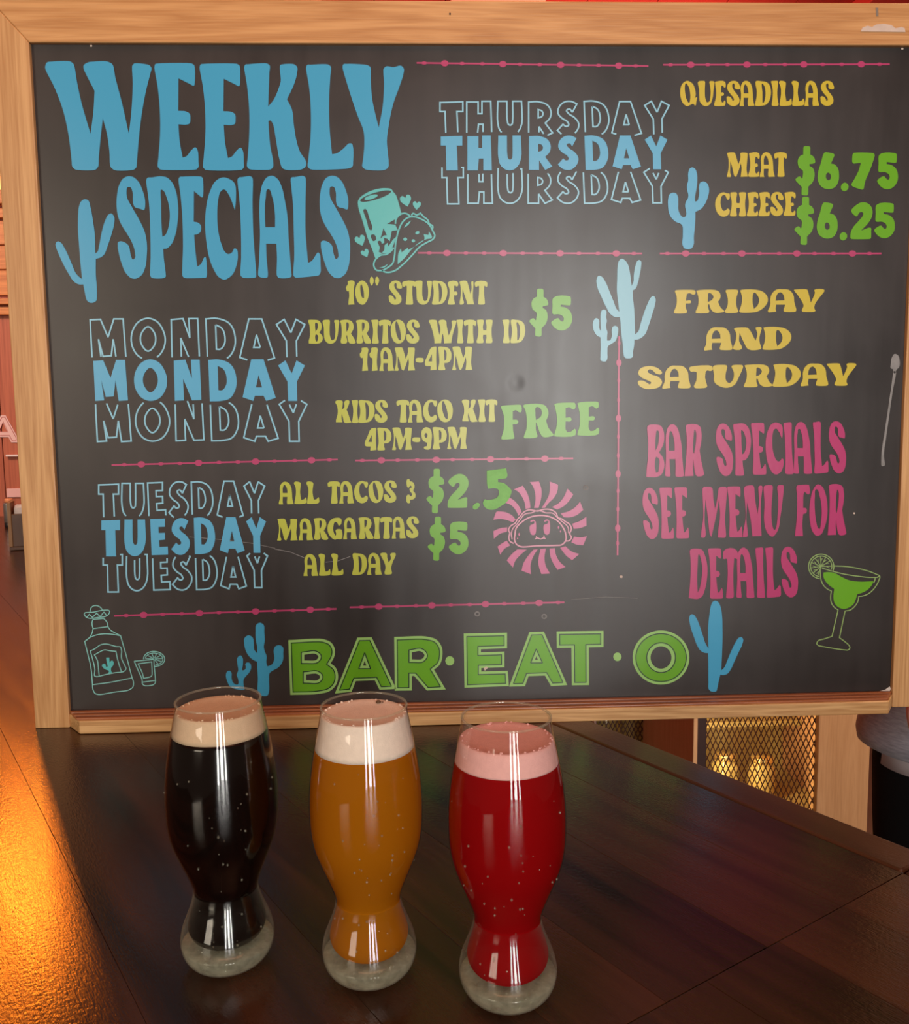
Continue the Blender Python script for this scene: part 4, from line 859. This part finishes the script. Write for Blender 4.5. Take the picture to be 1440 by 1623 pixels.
M['rim'] = milky('brightened_glass_rim', 0.10, 0.16, 0.30)  # pale tint stands in for bright reflections on the rim
def liquid(name, col, tr):
    mt = bpy.data.materials.new(name); mt.use_nodes = True; nt = mt.node_tree; nt.nodes.clear()
    o = nt.nodes.new('ShaderNodeOutputMaterial'); d = nt.nodes.new('ShaderNodeBsdfDiffuse'); d.inputs[0].default_value = (*col, 1)
    t = nt.nodes.new('ShaderNodeBsdfTranslucent'); t.inputs[0].default_value = (*[min(1, c*1.3) for c in col], 1)
    m = nt.nodes.new('ShaderNodeMixShader'); m.inputs[0].default_value = tr
    nt.links.new(d.outputs[0], m.inputs[1]); nt.links.new(t.outputs[0], m.inputs[2]); nt.links.new(m.outputs[0], o.inputs[0]); return mt
OUT = [(0, 0.0), (0.020, 0.0), (0.0262, 0.0015), (0.0325, 0.0070), (0.0360, 0.0145), (0.0368, 0.0215), (0.0353, 0.031), (0.0315, 0.041), (0.0277, 0.051), (0.0257, 0.059), (0.0255, 0.063), (0.0267, 0.069), (0.0287, 0.0745), (0.0325, 0.084), (0.0370, 0.095), (0.0408, 0.106), (0.0430, 0.118), (0.0437, 0.131), (0.0436, 0.145), (0.0427, 0.158), (0.0409, 0.172), (0.0386, 0.185), (0.0360, 0.198), (0.0336, 0.210), (0.0329, 0.216)]
def refine(prof, n=4):
    pts = [(r, z, False) for r, z in prof]; q = smooth(pts, False, n); return [(max(0, p.x), p.y) for p in q]
FINE = refine(OUT, 4)
def r_at(z):
    for (r0, z0), (r1, z1) in zip(FINE[8:], FINE[9:]):
        if z0 <= z <= z1: return r0+(r1-r0)*(z-z0)/max(1e-9, z1-z0)
    return FINE[-1][0]
def beer_glass(label, x, y, beer_mat, foam_mat, z_beer, z_foam, seed, dome=0.0):
    g = root('beer_glass', label, 'glass of beer', (x, y, TZ+0.0003), 0, None)
    rnd = random.Random(seed)
    up = [p for p in FINE if p[1] >= 0.0628]
    mb = MB(); mb.lathe(up, 72)
    rim = []
    for k in range(8):
        a = 2*PI*k/8; rim.append((0.0325+0.0009*math.cos(a), 0.2165+0.0009*math.sin(a)))
    mb.build('glass_bowl', M['thin'], g)
    mb = MB(); mb.lathe(rim, 72, close=True); mb.build('glass_rim', M['rim'], g)
    LQ = refine([(0, 0.0185), (0.016, 0.0192), (0.0238, 0.0218), (0.0288, 0.0268), (0.0306, 0.0328), (0.0291, 0.0415), (0.0262, 0.0505), (0.0246, 0.0585), (0.0244, 0.0630)], 3)
    lo = [p for p in FINE if p[1] <= 0.0630]
    mb = MB(); mb.lathe(lo, 72); mb.build('glass_bulb', M['bulb'], g)
    pk = [(max(0, p[0]-0.0007), p[1]+0.0004) for p in lo if p[1] < 0.0195]
    mb = MB(); mb.lathe(pk+[(p[0], p[1]-0.0004) for p in reversed([q for q in LQ if q[1] < 0.0212])], 72); mb.build('glass_foot', M['hazed_base'], g)
    liq = LQ+[(p[0]-0.0008, p[1]) for p in FINE if 0.0635 < p[1] < z_beer]+[(r_at(z_beer)-0.0008, z_beer), (0, z_beer)]
    mb = MB(); mb.lathe(liq, 72); mb.build('beer', beer_mat, g)
    fo = [(0, z_beer+0.0002), (r_at(z_beer)-0.0008, z_beer+0.0002)]
    fo += [(p[0]-0.0008, p[1]) for p in up if z_beer+0.001 < p[1] < z_foam-0.0012]
    rt = r_at(z_foam)-0.0008
    fo += [(rt, z_foam-0.0008), (rt-0.0012, z_foam-0.0002), (rt*0.86, z_foam-0.0012), (rt*0.5, z_foam-0.0015+dome*0.5), (0, z_foam-0.0015+dome)]
    mb = MB(); mb.lathe(fo, 72); fm = mb.build('foam', foam_mat, g)
    bb = MB()
    for k in range(34):
        a = rnd.uniform(0, 2*PI); rr = rt*(0.90+0.07*rnd.random()); s = rnd.uniform(0.0005, 0.0012)
        bb.lathe([(0, -s), (s*0.8, -s*0.5), (s, 0), (s*0.8, s*0.5), (0, s)], 8, (rr*math.cos(a), rr*math.sin(a), z_foam-0.0004))
    q = bb.build('foam_bubbles', foam_mat, fm); q['kind'] = 'stuff'
    dd = MB()
    for k in range(46):
        a = rnd.gauss(-1.45, 0.55); z = rnd.choice([rnd.gauss(0.125, 0.02), rnd.gauss(0.03, 0.012), rnd.uniform(0.02, 0.18)]); z = min(max(z, 0.012), 0.19)
        rr = r_at(z) if z > 0.06 else next(r0+(r1-r0)*(z-z0)/max(1e-9, z1-z0) for (r0, z0), (r1, z1) in zip(FINE, FINE[1:]) if z0 <= z <= z1)
        s = rnd.uniform(0.0004, 0.0010)
        dd.lathe([(0, -s*1.3), (s*0.8, -s*0.6), (s, 0), (s*0.8, s*0.6), (0, s*1.3)], 8, (rr*math.cos(a), rr*math.sin(a), z))
    q = dd.build('condensation_drops', M['rim'], g); q['kind'] = 'stuff'
    return g, fm
def foam(n, c): return plain(n, c, 0.75, 0.3, bump=0.25, bscale=900, var=0.10, vscale=220)
stout = plain('black_stout', (0.0035, 0.0018, 0.0013), 0.12)
g1, _ = beer_glass('glass of black stout with a thin tan head, leftmost of the three beers', -0.2535, -0.572, stout, foam('tan_foam', (0.66, 0.47, 0.30)), 0.1915, 0.2100, 1)
g2, f2 = beer_glass('glass of cloudy amber beer with a thick white head, between the other two', -0.138, -0.595, liquid('cloudy_amber_beer', (0.54, 0.19, 0.006), 0.5), foam('white_foam', (0.80, 0.66, 0.54)), 0.1845, 0.2115, 2)
g3, _ = beer_glass('glass of bright red beer with a pink head, nearest and rightmost', -0.032, -0.628, liquid('red_berry_beer', (0.42, 0.004, 0.006), 0.5), foam('pink_foam', (0.78, 0.42, 0.38)), 0.1835, 0.2010, 3)
sp = MB(); sp.lathe([(0, -0.0012), (0.0018, -0.0006), (0.0022, 0.0003), (0.0012, 0.0013), (0, 0.0016)], 10, (0.010, 0.0235, 0.2112)); sp.lathe([(0, -0.0006), (0.0009, 0), (0, 0.0007)], 8, (0.0132, 0.0228, 0.2113))
o = sp.build('brown_speck', plain('brown_speck', (0.10, 0.05, 0.02), 0.6), f2); o['label'] = 'small brown speck on the foam'

# ------------------------------------------------------------------ wire-fronted cabinets beyond the table
dark = plain('dark_stained_wood', (0.030, 0.010, 0.007), 0.5, var=0.3, vscale=12)
wire_m = plain('dark_red_expanded_metal', (0.055, 0.012, 0.008), 0.45, metal=0.2)
gold_m = plain('golden_cabinet_back', (0.40, 0.29, 0.11), 0.5, var=0.25, vscale=9)
amber_j = plain('amber_glass', (0.46, 0.33, 0.11), 0.12, coat=0.6, var=0.2, vscale=30)
lid_m = plain('brass_lid', (0.75, 0.55, 0.22), 0.25, metal=0.8)
def lattice(x0, x1, z0, z1, y, cw, ch, t, th):
    mb = MB(); sl = ch/cw
    for sgn in (1, -1):
        c = -(z1-z0)/sl if sgn > 0 else 0.0
        end = (x1-x0) if sgn > 0 else (x1-x0)+(z1-z0)/sl
        while c < end:
            # line x = c + sgn*(z)/sl, clipped to the rectangle
            pts = []
            a = 0.0; bz = z1-z0
            xa = c; xb = c+sgn*bz/sl
            if sgn > 0:
                za = max(0, (0-c)*sl); zb = min(bz, ((x1-x0)-c)*sl)
            else:
                za = max(0, (c-(x1-x0))*sl); zb = min(bz, c*sl)
            if zb-za > 1e-3:
                p = Vector((x0+c+sgn*za/sl, 0, z0+za)); q = Vector((x0+c+sgn*zb/sl, 0, z0+zb)); d = (q-p).normalized(); n = Vector((-d.z, 0, d.x))*t/2
                vs = []
                for yy in (y-th/2+sgn*th*0.3, y+th/2+sgn*th*0.3):
                    for v in (p+n, p-n, q-n, q+n): vs.append((v.x, yy, v.z))
                mb.add(vs, [(0,1,2,3),(7,6,5,4),(0,4,5,1),(1,5,6,2),(2,6,7,3),(3,7,4,0)])
            c += cw
    return mb
YA = 1.10
xl, xm0, xm1, xr = (at_y(px, 1200, YA).x for px in (1098, 1120, 1296, 1378))
lo_, hi_ = YA, 4.0
for _ in range(40):
    mid = (lo_+hi_)/2
    if at_y(1018, 1200, mid).x < xl: lo_ = mid
    else: hi_ = mid
YB = min(lo_, 2.3); HT = 1.02
cA = root('wire_front_cabinet', 'tall maple cabinet with a diamond wire front and golden jars, right of the glasses', 'cabinet', (0, 0, 0))
b = MB(); b.box(xm1, xr, YA, YA+0.05, 0, HT); b.build('front_post', M['post'], cA, 0.003)
b = MB(); b.box(xl+0.012, xm0, YA+0.006, YA+0.045, 0, HT); b.build('front_post', dark, cA, 0.002)['label'] = 'dark narrow post'
b = MB(); b.box(xl, xl+0.012, YA, YB, 0, HT); b.build('side_panel', M['post'], cA, 0.002)
b = MB(); b.box(xr-0.02, xr, YA+0.05, YB, 0, HT); b.build('side_panel', M['post'], cA, 0.002)
b = MB(); b.box(xl+0.012, xr-0.02, YB-0.015, YB, 0, HT); b.build('back_panel', gold_m, cA, 0.002)
b = MB(); b.box(xl-0.01, xr+0.01, YA-0.01, YB, HT, HT+0.03); b.build('cabinet_top', M['post'], cA, 0.004)
SHZ = (0.225, 0.44)
for z, yf in zip(SHZ, (YA+0.08, YB-0.16)):
    b = MB(); b.box(xl+0.013, xr-0.021, yf, YB-0.016, z-0.018, z); b.build('shelf', gold_m, cA, 0.002)
lattice(xm0-0.002, xm1+0.002, 0.06, HT, YA+0.022, 0.0152, 0.0335, 0.0027, 0.0018).build('wire_mesh_panel', wire_m, cA)
lm, nt, bs = new_mat('warm_light_strip'); bs.inputs['Emission Color'].default_value = (1, 0.72, 0.28, 1); bs.inputs['Emission Strength'].default_value = 4
b = MB(); b.box(xl+0.014, xl+0.024, YA+0.052, YA+0.064, 0.08, HT-0.04); b.build('light_strip', lm, cA)
area('cabinet_strip_glow', (xl+0.032, YA+0.07, 0.5), ((xl+xr)/2+0.1, YB, 0.46), 0.03, 0.85, 4.8, (1.0, 0.80, 0.42))
JP = refine([(0, 0), (0.036, 0), (0.041, 0.004), (0.0425, 0.02), (0.0425, 0.085), (0.040, 0.10), (0.031, 0.113), (0.030, 0.122), (0, 0.122)], 2)
jar0 = root('glass_jar', '', 'jar', (0, 0, 0)); 
b = MB(); b.lathe(JP, 28); jb = b.build('jar_body', amber_j, jar0)
b = MB(); b.lathe([(0, 0.121), (0.0335, 0.121), (0.0345, 0.124), (0.0345, 0.137), (0.033, 0.139), (0, 0.139)], 28); jl = b.build('jar_lid', lid_m, jar0)
first = [True]
def jar(x, y, z, label):
    if first[0]: r = jar0; first[0] = False
    else:
        r = jar0.copy(); COL.objects.link(r)
        for ch in (jb, jl):
            c = ch.copy(); COL.objects.link(c); c.parent = r
    r.location = (x, y, z); r['label'] = label; r['group'] = 'golden jars in the wire cabinets'
order = ('leftmost', 'in the middle', 'rightmost')
for zi, (z, nm) in enumerate(((SHZ[0], 'lower'), (SHZ[1], 'middle'))):
    for k in range(3):
        jar(xm0+0.06+k*(xm1-xm0-0.10)/2.0+0.012*zi, (YA+0.30+0.03*(k % 2), YB-0.085)[zi], z, 'golden lidded jar on the %s cabinet shelf, %s' % (nm, order[k]))
YC = YB+0.06
bx0, bx1 = at_y(941, 1150, YC).x, at_y(1040, 1150, YC).x
cB = root('wire_front_cabinet', 'smaller wire-fronted cabinet further back, left of the tall maple cabinet', 'cabinet', (0, 0, 0))
b = MB(); b.box(bx0, bx0+0.008, YC, YC+0.03, 0, HT); b.build('front_post', plain('pale_metal_edge', (0.45, 0.30, 0.24), 0.4), cB, 0.001)
b = MB(); b.box(bx1, bx1+0.06, YC, YC+0.04, 0, HT); b.build('front_post', M['post'], cB, 0.002)
b = MB(); b.box(bx0, bx1+0.06, YC+0.35, YC+0.365, 0, HT); b.build('back_panel', gold_m, cB)
b = MB(); b.box(bx0, bx0+0.012, YC+0.03, YC+0.35, 0, HT); b.build('side_panel', dark, cB)
b = MB(); b.box(bx0-0.005, bx1+0.065, YC-0.005, YC+0.37, HT, HT+0.03); b.build('cabinet_top', M['post'], cB, 0.003)
b = MB(); b.box(bx0+0.013, bx1+0.05, YC+0.05, YC+0.349, 0.225, 0.243); b.build('shelf', gold_m, cB)
lattice(bx0+0.008, bx1, 0.06, HT, YC+0.012, 0.0150, 0.0310, 0.0030, 0.0018).build('wire_mesh_panel', wire_m, cB)
area('cabinet_strip_glow', ((bx0+bx1)/2, YC+0.05, HT-0.05), ((bx0+bx1)/2, YC+0.34, 0.3), bx1-bx0, 0.05, 0.9, (1.0, 0.72, 0.32))
for k in range(2): jar(bx0+0.07+k*0.10, YC+0.15, 0.243, 'golden lidded jar in the smaller wire cabinet, %s one' % ('left', 'right')[k])

# ------------------------------------------------------------------ far left: wall letter, rail, card, shaker, napkin holder
TL = (0, 600, 5.4125)
def wallfill(name, polys, y, mat, parent=None, th=0.004):
    mb = MB()
    cv = bpy.data.curves.new(name, 'CURVE'); cv.dimensions = '2D'; cv.fill_mode = 'BOTH'; cv.extrude = th/2
    for poly in polys:
        sp = cv.splines.new('POLY'); sp.points.add(len(poly)-1); sp.use_cyclic_u = True
        for i, p in enumerate(poly):
            w = at_y(p.x, p.y, y); sp.points[i].co = (w.x, w.z, 0, 1)
    ob = bpy.data.objects.new(name, cv); COL.objects.link(ob); bpy.context.view_layer.update()
    me = bpy.data.meshes.new_from_object(ob.evaluated_get(bpy.context.evaluated_depsgraph_get()))
    mb.add([(v.co.x, y-v.co.z, v.co.y) for v in me.vertices], [list(p.vertices) for p in me.polygons])
    bpy.data.objects.remove(ob); bpy.data.curves.remove(cv)
    return mb.build(name, mat, parent)
pinkw = plain('pale_pink_paint', (0.75, 0.46, 0.42), 0.5)
la = wallfill('wall_letter', [outline('10,315*;48,315*;150,500*;150,548*;98,548*;74,502*;-18,502*;-42,548*;-94,548*;-94,500*', TL), outline('28,378*;64,454*;-8,454*', TL)], WY-0.003, pinkw)
tag(la, 'pale pink letter A on the red plank wall at the left edge', 'letter')
redl = plain('dark_red_line', (0.40, 0.06, 0.05), 0.5)
wallfill('letter_inline', [outline('16,328*;42,328*;140,504*;140,536*;104,536*;80,490*;-24,490*;-48,536*;-84,536*;-84,504*', TL), outline('18,333*;40,333*;136,506*;136,532*;107,532*;83,485*;-27,485*;-51,532*;-80,532*;-80,506*', TL), outline('28,368*;72,460*;-16,460*', TL), outline('28,374*;67,456*;-11,456*', TL)], WY-0.0055, redl, la, 0.001)
v0, v1 = at_y(12, 722, WY), at_y(40, 719, WY)
b = MB(); b.box(v0.x, v1.x, WY-0.02, WY-0.001, v0.z-0.004, v0.z+0.004)
tag(b.build('wall_rail', plain('white_rail', (0.80, 0.62, 0.58), 0.5), None, 0.001), 'thin white rail on the red plank wall below the letter', 'rail')
v0, v1 = at_y(12, 788, WY), at_y(42, 774, WY)
b = MB(); b.box(v0.x, v1.x, WY-0.008, WY-0.001, v0.z, v1.z)
tag(b.build('wall_card', plain('pale_pink_card', (0.78, 0.42, 0.38), 0.6), None, 0.001), 'pale pink card on the wall just above the table', 'card')
cx, cy = -1.82, 2.50
can = root('drink_can', 'small silver can with a dark base at the far left end of the table', 'can', (cx, cy, TZ+0.0015))
b = MB(); b.lathe([(0, 0.018), (0.021, 0.018), (0.0225, 0.024), (0.0225, 0.095), (0.0195, 0.104), (0.018, 0.104), (0.0175, 0.102), (0, 0.102)], 28); b.build('can_body', plain('brushed_tin', (0.60, 0.58, 0.54), 0.28, metal=0.9, var=0.3, vscale=40), can)
b = MB(); b.lathe([(0, 0), (0.021, 0), (0.022, 0.002), (0.022, 0.018), (0, 0.018)], 28); b.build('can_base', plain('black_base', (0.012, 0.01, 0.01), 0.4), can)
b = MB(); b.lathe([(0, 0.103), (0.0165, 0.103), (0.0165, 0.117), (0.014, 0.120), (0, 0.120)], 24); b.build('can_cap', plain('orange_cap', (0.70, 0.25, 0.10), 0.4), can)
nx, ny = -1.455, 1.86
nap = root('napkin_holder', 'dark wooden napkin holder on the table, half hidden by the frame', 'holder', (nx, ny, TZ+0.0015), 0.3)
hm = plain('dark_walnut', (0.10, 0.045, 0.018), 0.45, var=0.3, vscale=15); hl = plain('worn_oak_edge', (0.30, 0.16, 0.06), 0.5, var=0.3, vscale=15)
b = MB(); b.box(-0.065, 0.065, -0.05, 0.05, 0, 0.012); b.build('holder_base', hm, nap, 0.002)
for s in (-1, 1):
    b = MB(); b.box(s*0.059-0.006, s*0.059+0.006, -0.05, 0.05, 0.012, 0.165); b.build('side_panel', hl if s < 0 else hm, nap, 0.002)
b = MB(); b.box(-0.053, 0.053, -0.05, -0.042, 0.012, 0.125); b.build('front_panel', hm, nap, 0.002)
b = MB()
for k in range(9): b.box(-0.045, 0.045, -0.034+k*0.008, -0.0275+k*0.008, 0.012, 0.145+0.003*(k % 3))
b.build('napkins', plain('white_paper_napkin', (0.78, 0.68, 0.60), 0.8), nap)

# ------------------------------------------------------------------ person behind the table, cut by the right edge
PXC, PYC = 0.995, 0.43
grey = plain('grey_marled_jersey', (0.30, 0.30, 0.335), 0.85, 0.2, bump=0.5, bscale=160, var=0.55, vscale=45, stretch=(1, 1, 5), sheen=0.3)
white_c = plain('white_cotton', (0.72, 0.68, 0.68), 0.85, 0.2, bump=0.2, bscale=120)
black_c = plain('black_trouser_cloth', (0.003, 0.0025, 0.0025), 0.9, 0.2, bump=0.2, bscale=200)
skin_m = plain('warm_skin', (0.56, 0.22, 0.15), 0.5, 0.4, var=0.12, vscale=14)
hair_m = plain('dark_brown_hair', (0.035, 0.018, 0.010), 0.55, bump=0.6, bscale=60, stretch=(1, 1, 0.15))
person = root('person', 'person in a grey top and black trousers behind the table at the right edge', 'person', (PXC, PYC, 0))
def skin(name, nodes, edges, mat, parent, sub=2):
    me = bpy.data.meshes.new(name); me.from_pydata([n[0] for n in nodes], edges, [])
    o = link(name, me, mat, parent)
    bm = bmesh.new(); bm.from_mesh(me); ly = bm.verts.layers.skin.verify(); bm.verts.ensure_lookup_table()
    for i, n in enumerate(nodes):
        r = n[1] if isinstance(n[1], tuple) else (n[1], n[1])
        bm.verts[i][ly].radius = r; bm.verts[i][ly].use_root = (i == 0)
    bm.to_mesh(me); bm.free()
    s = o.modifiers.new('skin', 'SKIN'); s.use_smooth_shade = True
    d = o.modifiers.new('subdivision', 'SUBSURF'); d.levels = sub; d.render_levels = sub
    return o
N = []; ED = []
def nd(p, r, par=None):
    N.append((p, r)); i = len(N)-1
    if par is not None: ED.append((par, i))
    return i
pel = nd((0, 0.01, 0.93), 0.105)
wa = nd((0, 0.01, 1.08), 0.10, pel); ch = nd((0, 0.01, 1.27), 0.115, wa); up_ = nd((0, 0.01, 1.39), 0.070, ch)
nk = nd((0, 0.005, 1.475), 0.05, up_); jw = nd((0, -0.012, 1.545), 0.066, nk); sk = nd((0, 0.0, 1.62), 0.082, jw); tp = nd((0, 0.005, 1.69), 0.072, sk); tq = nd((0, 0.01, 1.735), 0.03, tp)
ns = nd((0, -0.092, 1.605), 0.012, sk); nd((0, -0.103, 1.588), 0.011, ns)
for s in (-1, 1):
    e = nd((s*0.082, 0.005, 1.612), 0.012, sk); nd((s*0.090, 0.014, 1.628), 0.011, e)
hand_px = at_y(1456, 1087, PYC-0.19)
wr = Vector((hand_px.x-PXC-0.005, -0.185, hand_px.z+0.045))
for s in (-1, 1):
    hp = nd((s*0.085, 0.01, 0.88), 0.085, pel); kn = nd((s*0.095, 0.0, 0.49), 0.055, hp); an = nd((s*0.10, 0.02, 0.095), 0.036, kn); nd((s*0.105, -0.10, 0.04), 0.03, an)
    sh = nd((s*0.150, 0.01, 1.345), 0.045, up_)
    if s < 0:
        el = nd((-0.235, 0.02, 1.10), 0.043, sh); w = nd(tuple(wr), 0.026, el); tgt = Vector((0.25, -0.05, -0.97)).normalized()
    else:
        el = nd((0.245, 0.03, 1.10), 0.043, sh); w = nd((0.255, -0.06, 0.86), 0.026, el); tgt = Vector((0.0, -0.1, -1)).normalized()
    W0 = Vector(N[w][0]); side = Vector((1, 0.0, 0.25)).normalized() if s < 0 else Vector((0, 1, 0)); curl = Vector((0.15, 0.25, -0.1)) if s < 0 else Vector((-0.2, 0, 0))
    pm = nd(tuple(W0+tgt*0.05), (0.034, 0.017), w)
    for k, ln in enumerate((0.070, 0.080, 0.074, 0.058)):
        of = side*(0.030-0.020*k)
        p0 = nd(tuple(W0+tgt*0.085+of), 0.0095, pm); p1 = nd(tuple(W0+tgt*(0.085+ln*0.5)+of*1.1+curl*0.02), 0.0085, p0); nd(tuple(W0+tgt*(0.085+ln*0.92)+of*1.1+curl*0.08), 0.007, p1)
    t0 = nd(tuple(W0+tgt*0.03+side*0.034), 0.0105, w); nd(tuple(W0+tgt*0.075+side*0.056), 0.0085, t0)
body = skin('body', N, ED, skin_m, person)
# face
for s in (-1, 1):
    e = MB(); e.lathe([(0, -0.011), (0.008, -0.008), (0.011, 0), (0.008, 0.008), (0, 0.011)], 14, (s*0.030, -0.0785, 1.622)); ey = e.build('eye', plain('eye_white', (0.7, 0.66, 0.62), 0.2), person); e = MB(); e.lathe([(0, -0.0052), (0.004, -0.004), (0.0056, 0), (0.004, 0.004), (0, 0.0052)], 12, (s*0.030, -0.0858, 1.622)); e.build('iris', plain('dark_iris', (0.03, 0.015, 0.01), 0.15), ey)
for s in (-1, 1):
    e = MB(); e.tube([(s*0.013, -0.088, 1.641), (s*0.030, -0.089, 1.646), (s*0.047, -0.080, 1.640)], [0.0025, 0.0035, 0.002], 8); e.build('eyebrow', hair_m, person)
e = MB(); e.tube([(-0.026, -0.072, 1.548), (-0.012, -0.083, 1.550), (0, -0.086, 1.549), (0.012, -0.083, 1.550), (0.026, -0.072, 1.548)], [0.003, 0.006, 0.006, 0.006, 0.003], 8); e.build('mouth', plain('lip', (0.45, 0.12, 0.10), 0.4), person)
def oval(cx, cy, z, rx, ry, n=40, wob=0.0, ph=0.0):
    return [(cx+rx*(1+wob*math.sin(5*2*PI*k/n+ph))*math.cos(2*PI*k/n), cy+ry*(1+wob*math.sin(5*2*PI*k/n+ph))*math.sin(2*PI*k/n), z) for k in range(n)]
h = MB(); hr = []
for z, rx, ry, cy in ((1.585, 0.088, 0.045, 0.060), (1.64, 0.098, 0.062, 0.048), (1.675, 0.099, 0.080, 0.032), (1.705, 0.094, 0.090, 0.012), (1.735, 0.080, 0.082, 0.008), (1.762, 0.048, 0.050, 0.008), (1.773, 0.012, 0.012, 0.008)): hr.append(oval(0, cy, z, rx, ry, 32, 0.02, z*40))
h.rings(hr); h.build('hair', hair_m, person)
zh = at_y(1372, 1183, PYC).z
sh_ = MB(); rr = []
for z, rx, ry, wob in ((zh+0.012, 0.176, 0.136, 0.012), (zh-0.003, 0.188, 0.148, 0.018), (zh, 0.2005, 0.158, 0.018), (zh+0.022, 0.2045, 0.160, 0.016), (zh+0.06, 0.199, 0.155, 0.012), (0.95, 0.182, 0.142, 0.008), (1.08, 0.178, 0.135, 0.004), (1.25, 0.200, 0.140, 0), (1.34, 0.202, 0.128, 0), (1.385, 0.202, 0.112, 0), (1.42, 0.172, 0.100, 0), (1.445, 0.100, 0.078, 0), (1.462, 0.068, 0.064, 0), (1.468, 0.062, 0.058, 0)):
    rr.append(oval(0, 0.005, z, rx, ry, 48, wob, 0.8))
sh_.rings(rr, caps=False)
a = Vector(N[[i for i, n in enumerate(N) if n[0] == (-0.235, 0.02, 1.10)][0]][0])
sh_.tube([(-0.09, 0.01, 1.355), (-0.175, 0.01, 1.35), (-0.215, 0.015, 1.24), tuple(a), tuple(a.lerp(wr, 0.5)), tuple(a.lerp(wr, 0.93))], [0.055, 0.070, 0.063, 0.054, 0.047, 0.040], 18)
sh_.tube([(0.09, 0.01, 1.355), (0.175, 0.01, 1.35), (0.22, 0.018, 1.24), (0.245, 0.03, 1.10), (0.25, -0.015, 0.98), (0.254, -0.055, 0.875)], [0.055, 0.070, 0.063, 0.054, 0.047, 0.040], 18)
sh_.build('grey_top', grey, person)
wt = MB(); rr = []
for z, rx, ry in ((zh+0.02, 0.160, 0.122), (zh-0.034, 0.167, 0.130), (zh-0.037, 0.173, 0.137), (zh+0.03, 0.170, 0.133)): rr.append(oval(0, 0.005, z, rx, ry, 48, 0.015, 2.0))
wt.rings(rr, caps=False); wt.build('white_undershirt', white_c, person)
tn = []; te = []
def tnode(p, r, par=None):
    tn.append((p, r)); 
    if par is not None: te.append((par, len(tn)-1))
    return len(tn)-1
t0 = tnode((0, 0.01, 0.88), (0.165, 0.125)); tnode((0, 0.01, 0.99), (0.155, 0.12), t0)
for s in (-1, 1):
    u1 = tnode((s*0.088, 0.01, 0.74), 0.098, t0); u2 = tnode((s*0.097, 0.0, 0.48), 0.074, u1); tnode((s*0.10, 0.01, 0.075), 0.060, u2)
skin('trousers', tn, te, black_c, person)
for s in (-1, 1):
    f = MB(); f.rings([oval(s*0.105, -0.045, z, rx, ry, 28) for z, rx, ry in ((0.001, 0.046, 0.132), (0.02, 0.05, 0.138), (0.045, 0.046, 0.125))] + [oval(s*0.105, -0.005, z, rx, ry, 28) for z, rx, ry in ((0.075, 0.043, 0.080), (0.105, 0.042, 0.060))])
    f.build('shoe', plain('black_shoe_leather', (0.012, 0.011, 0.011), 0.35), person)
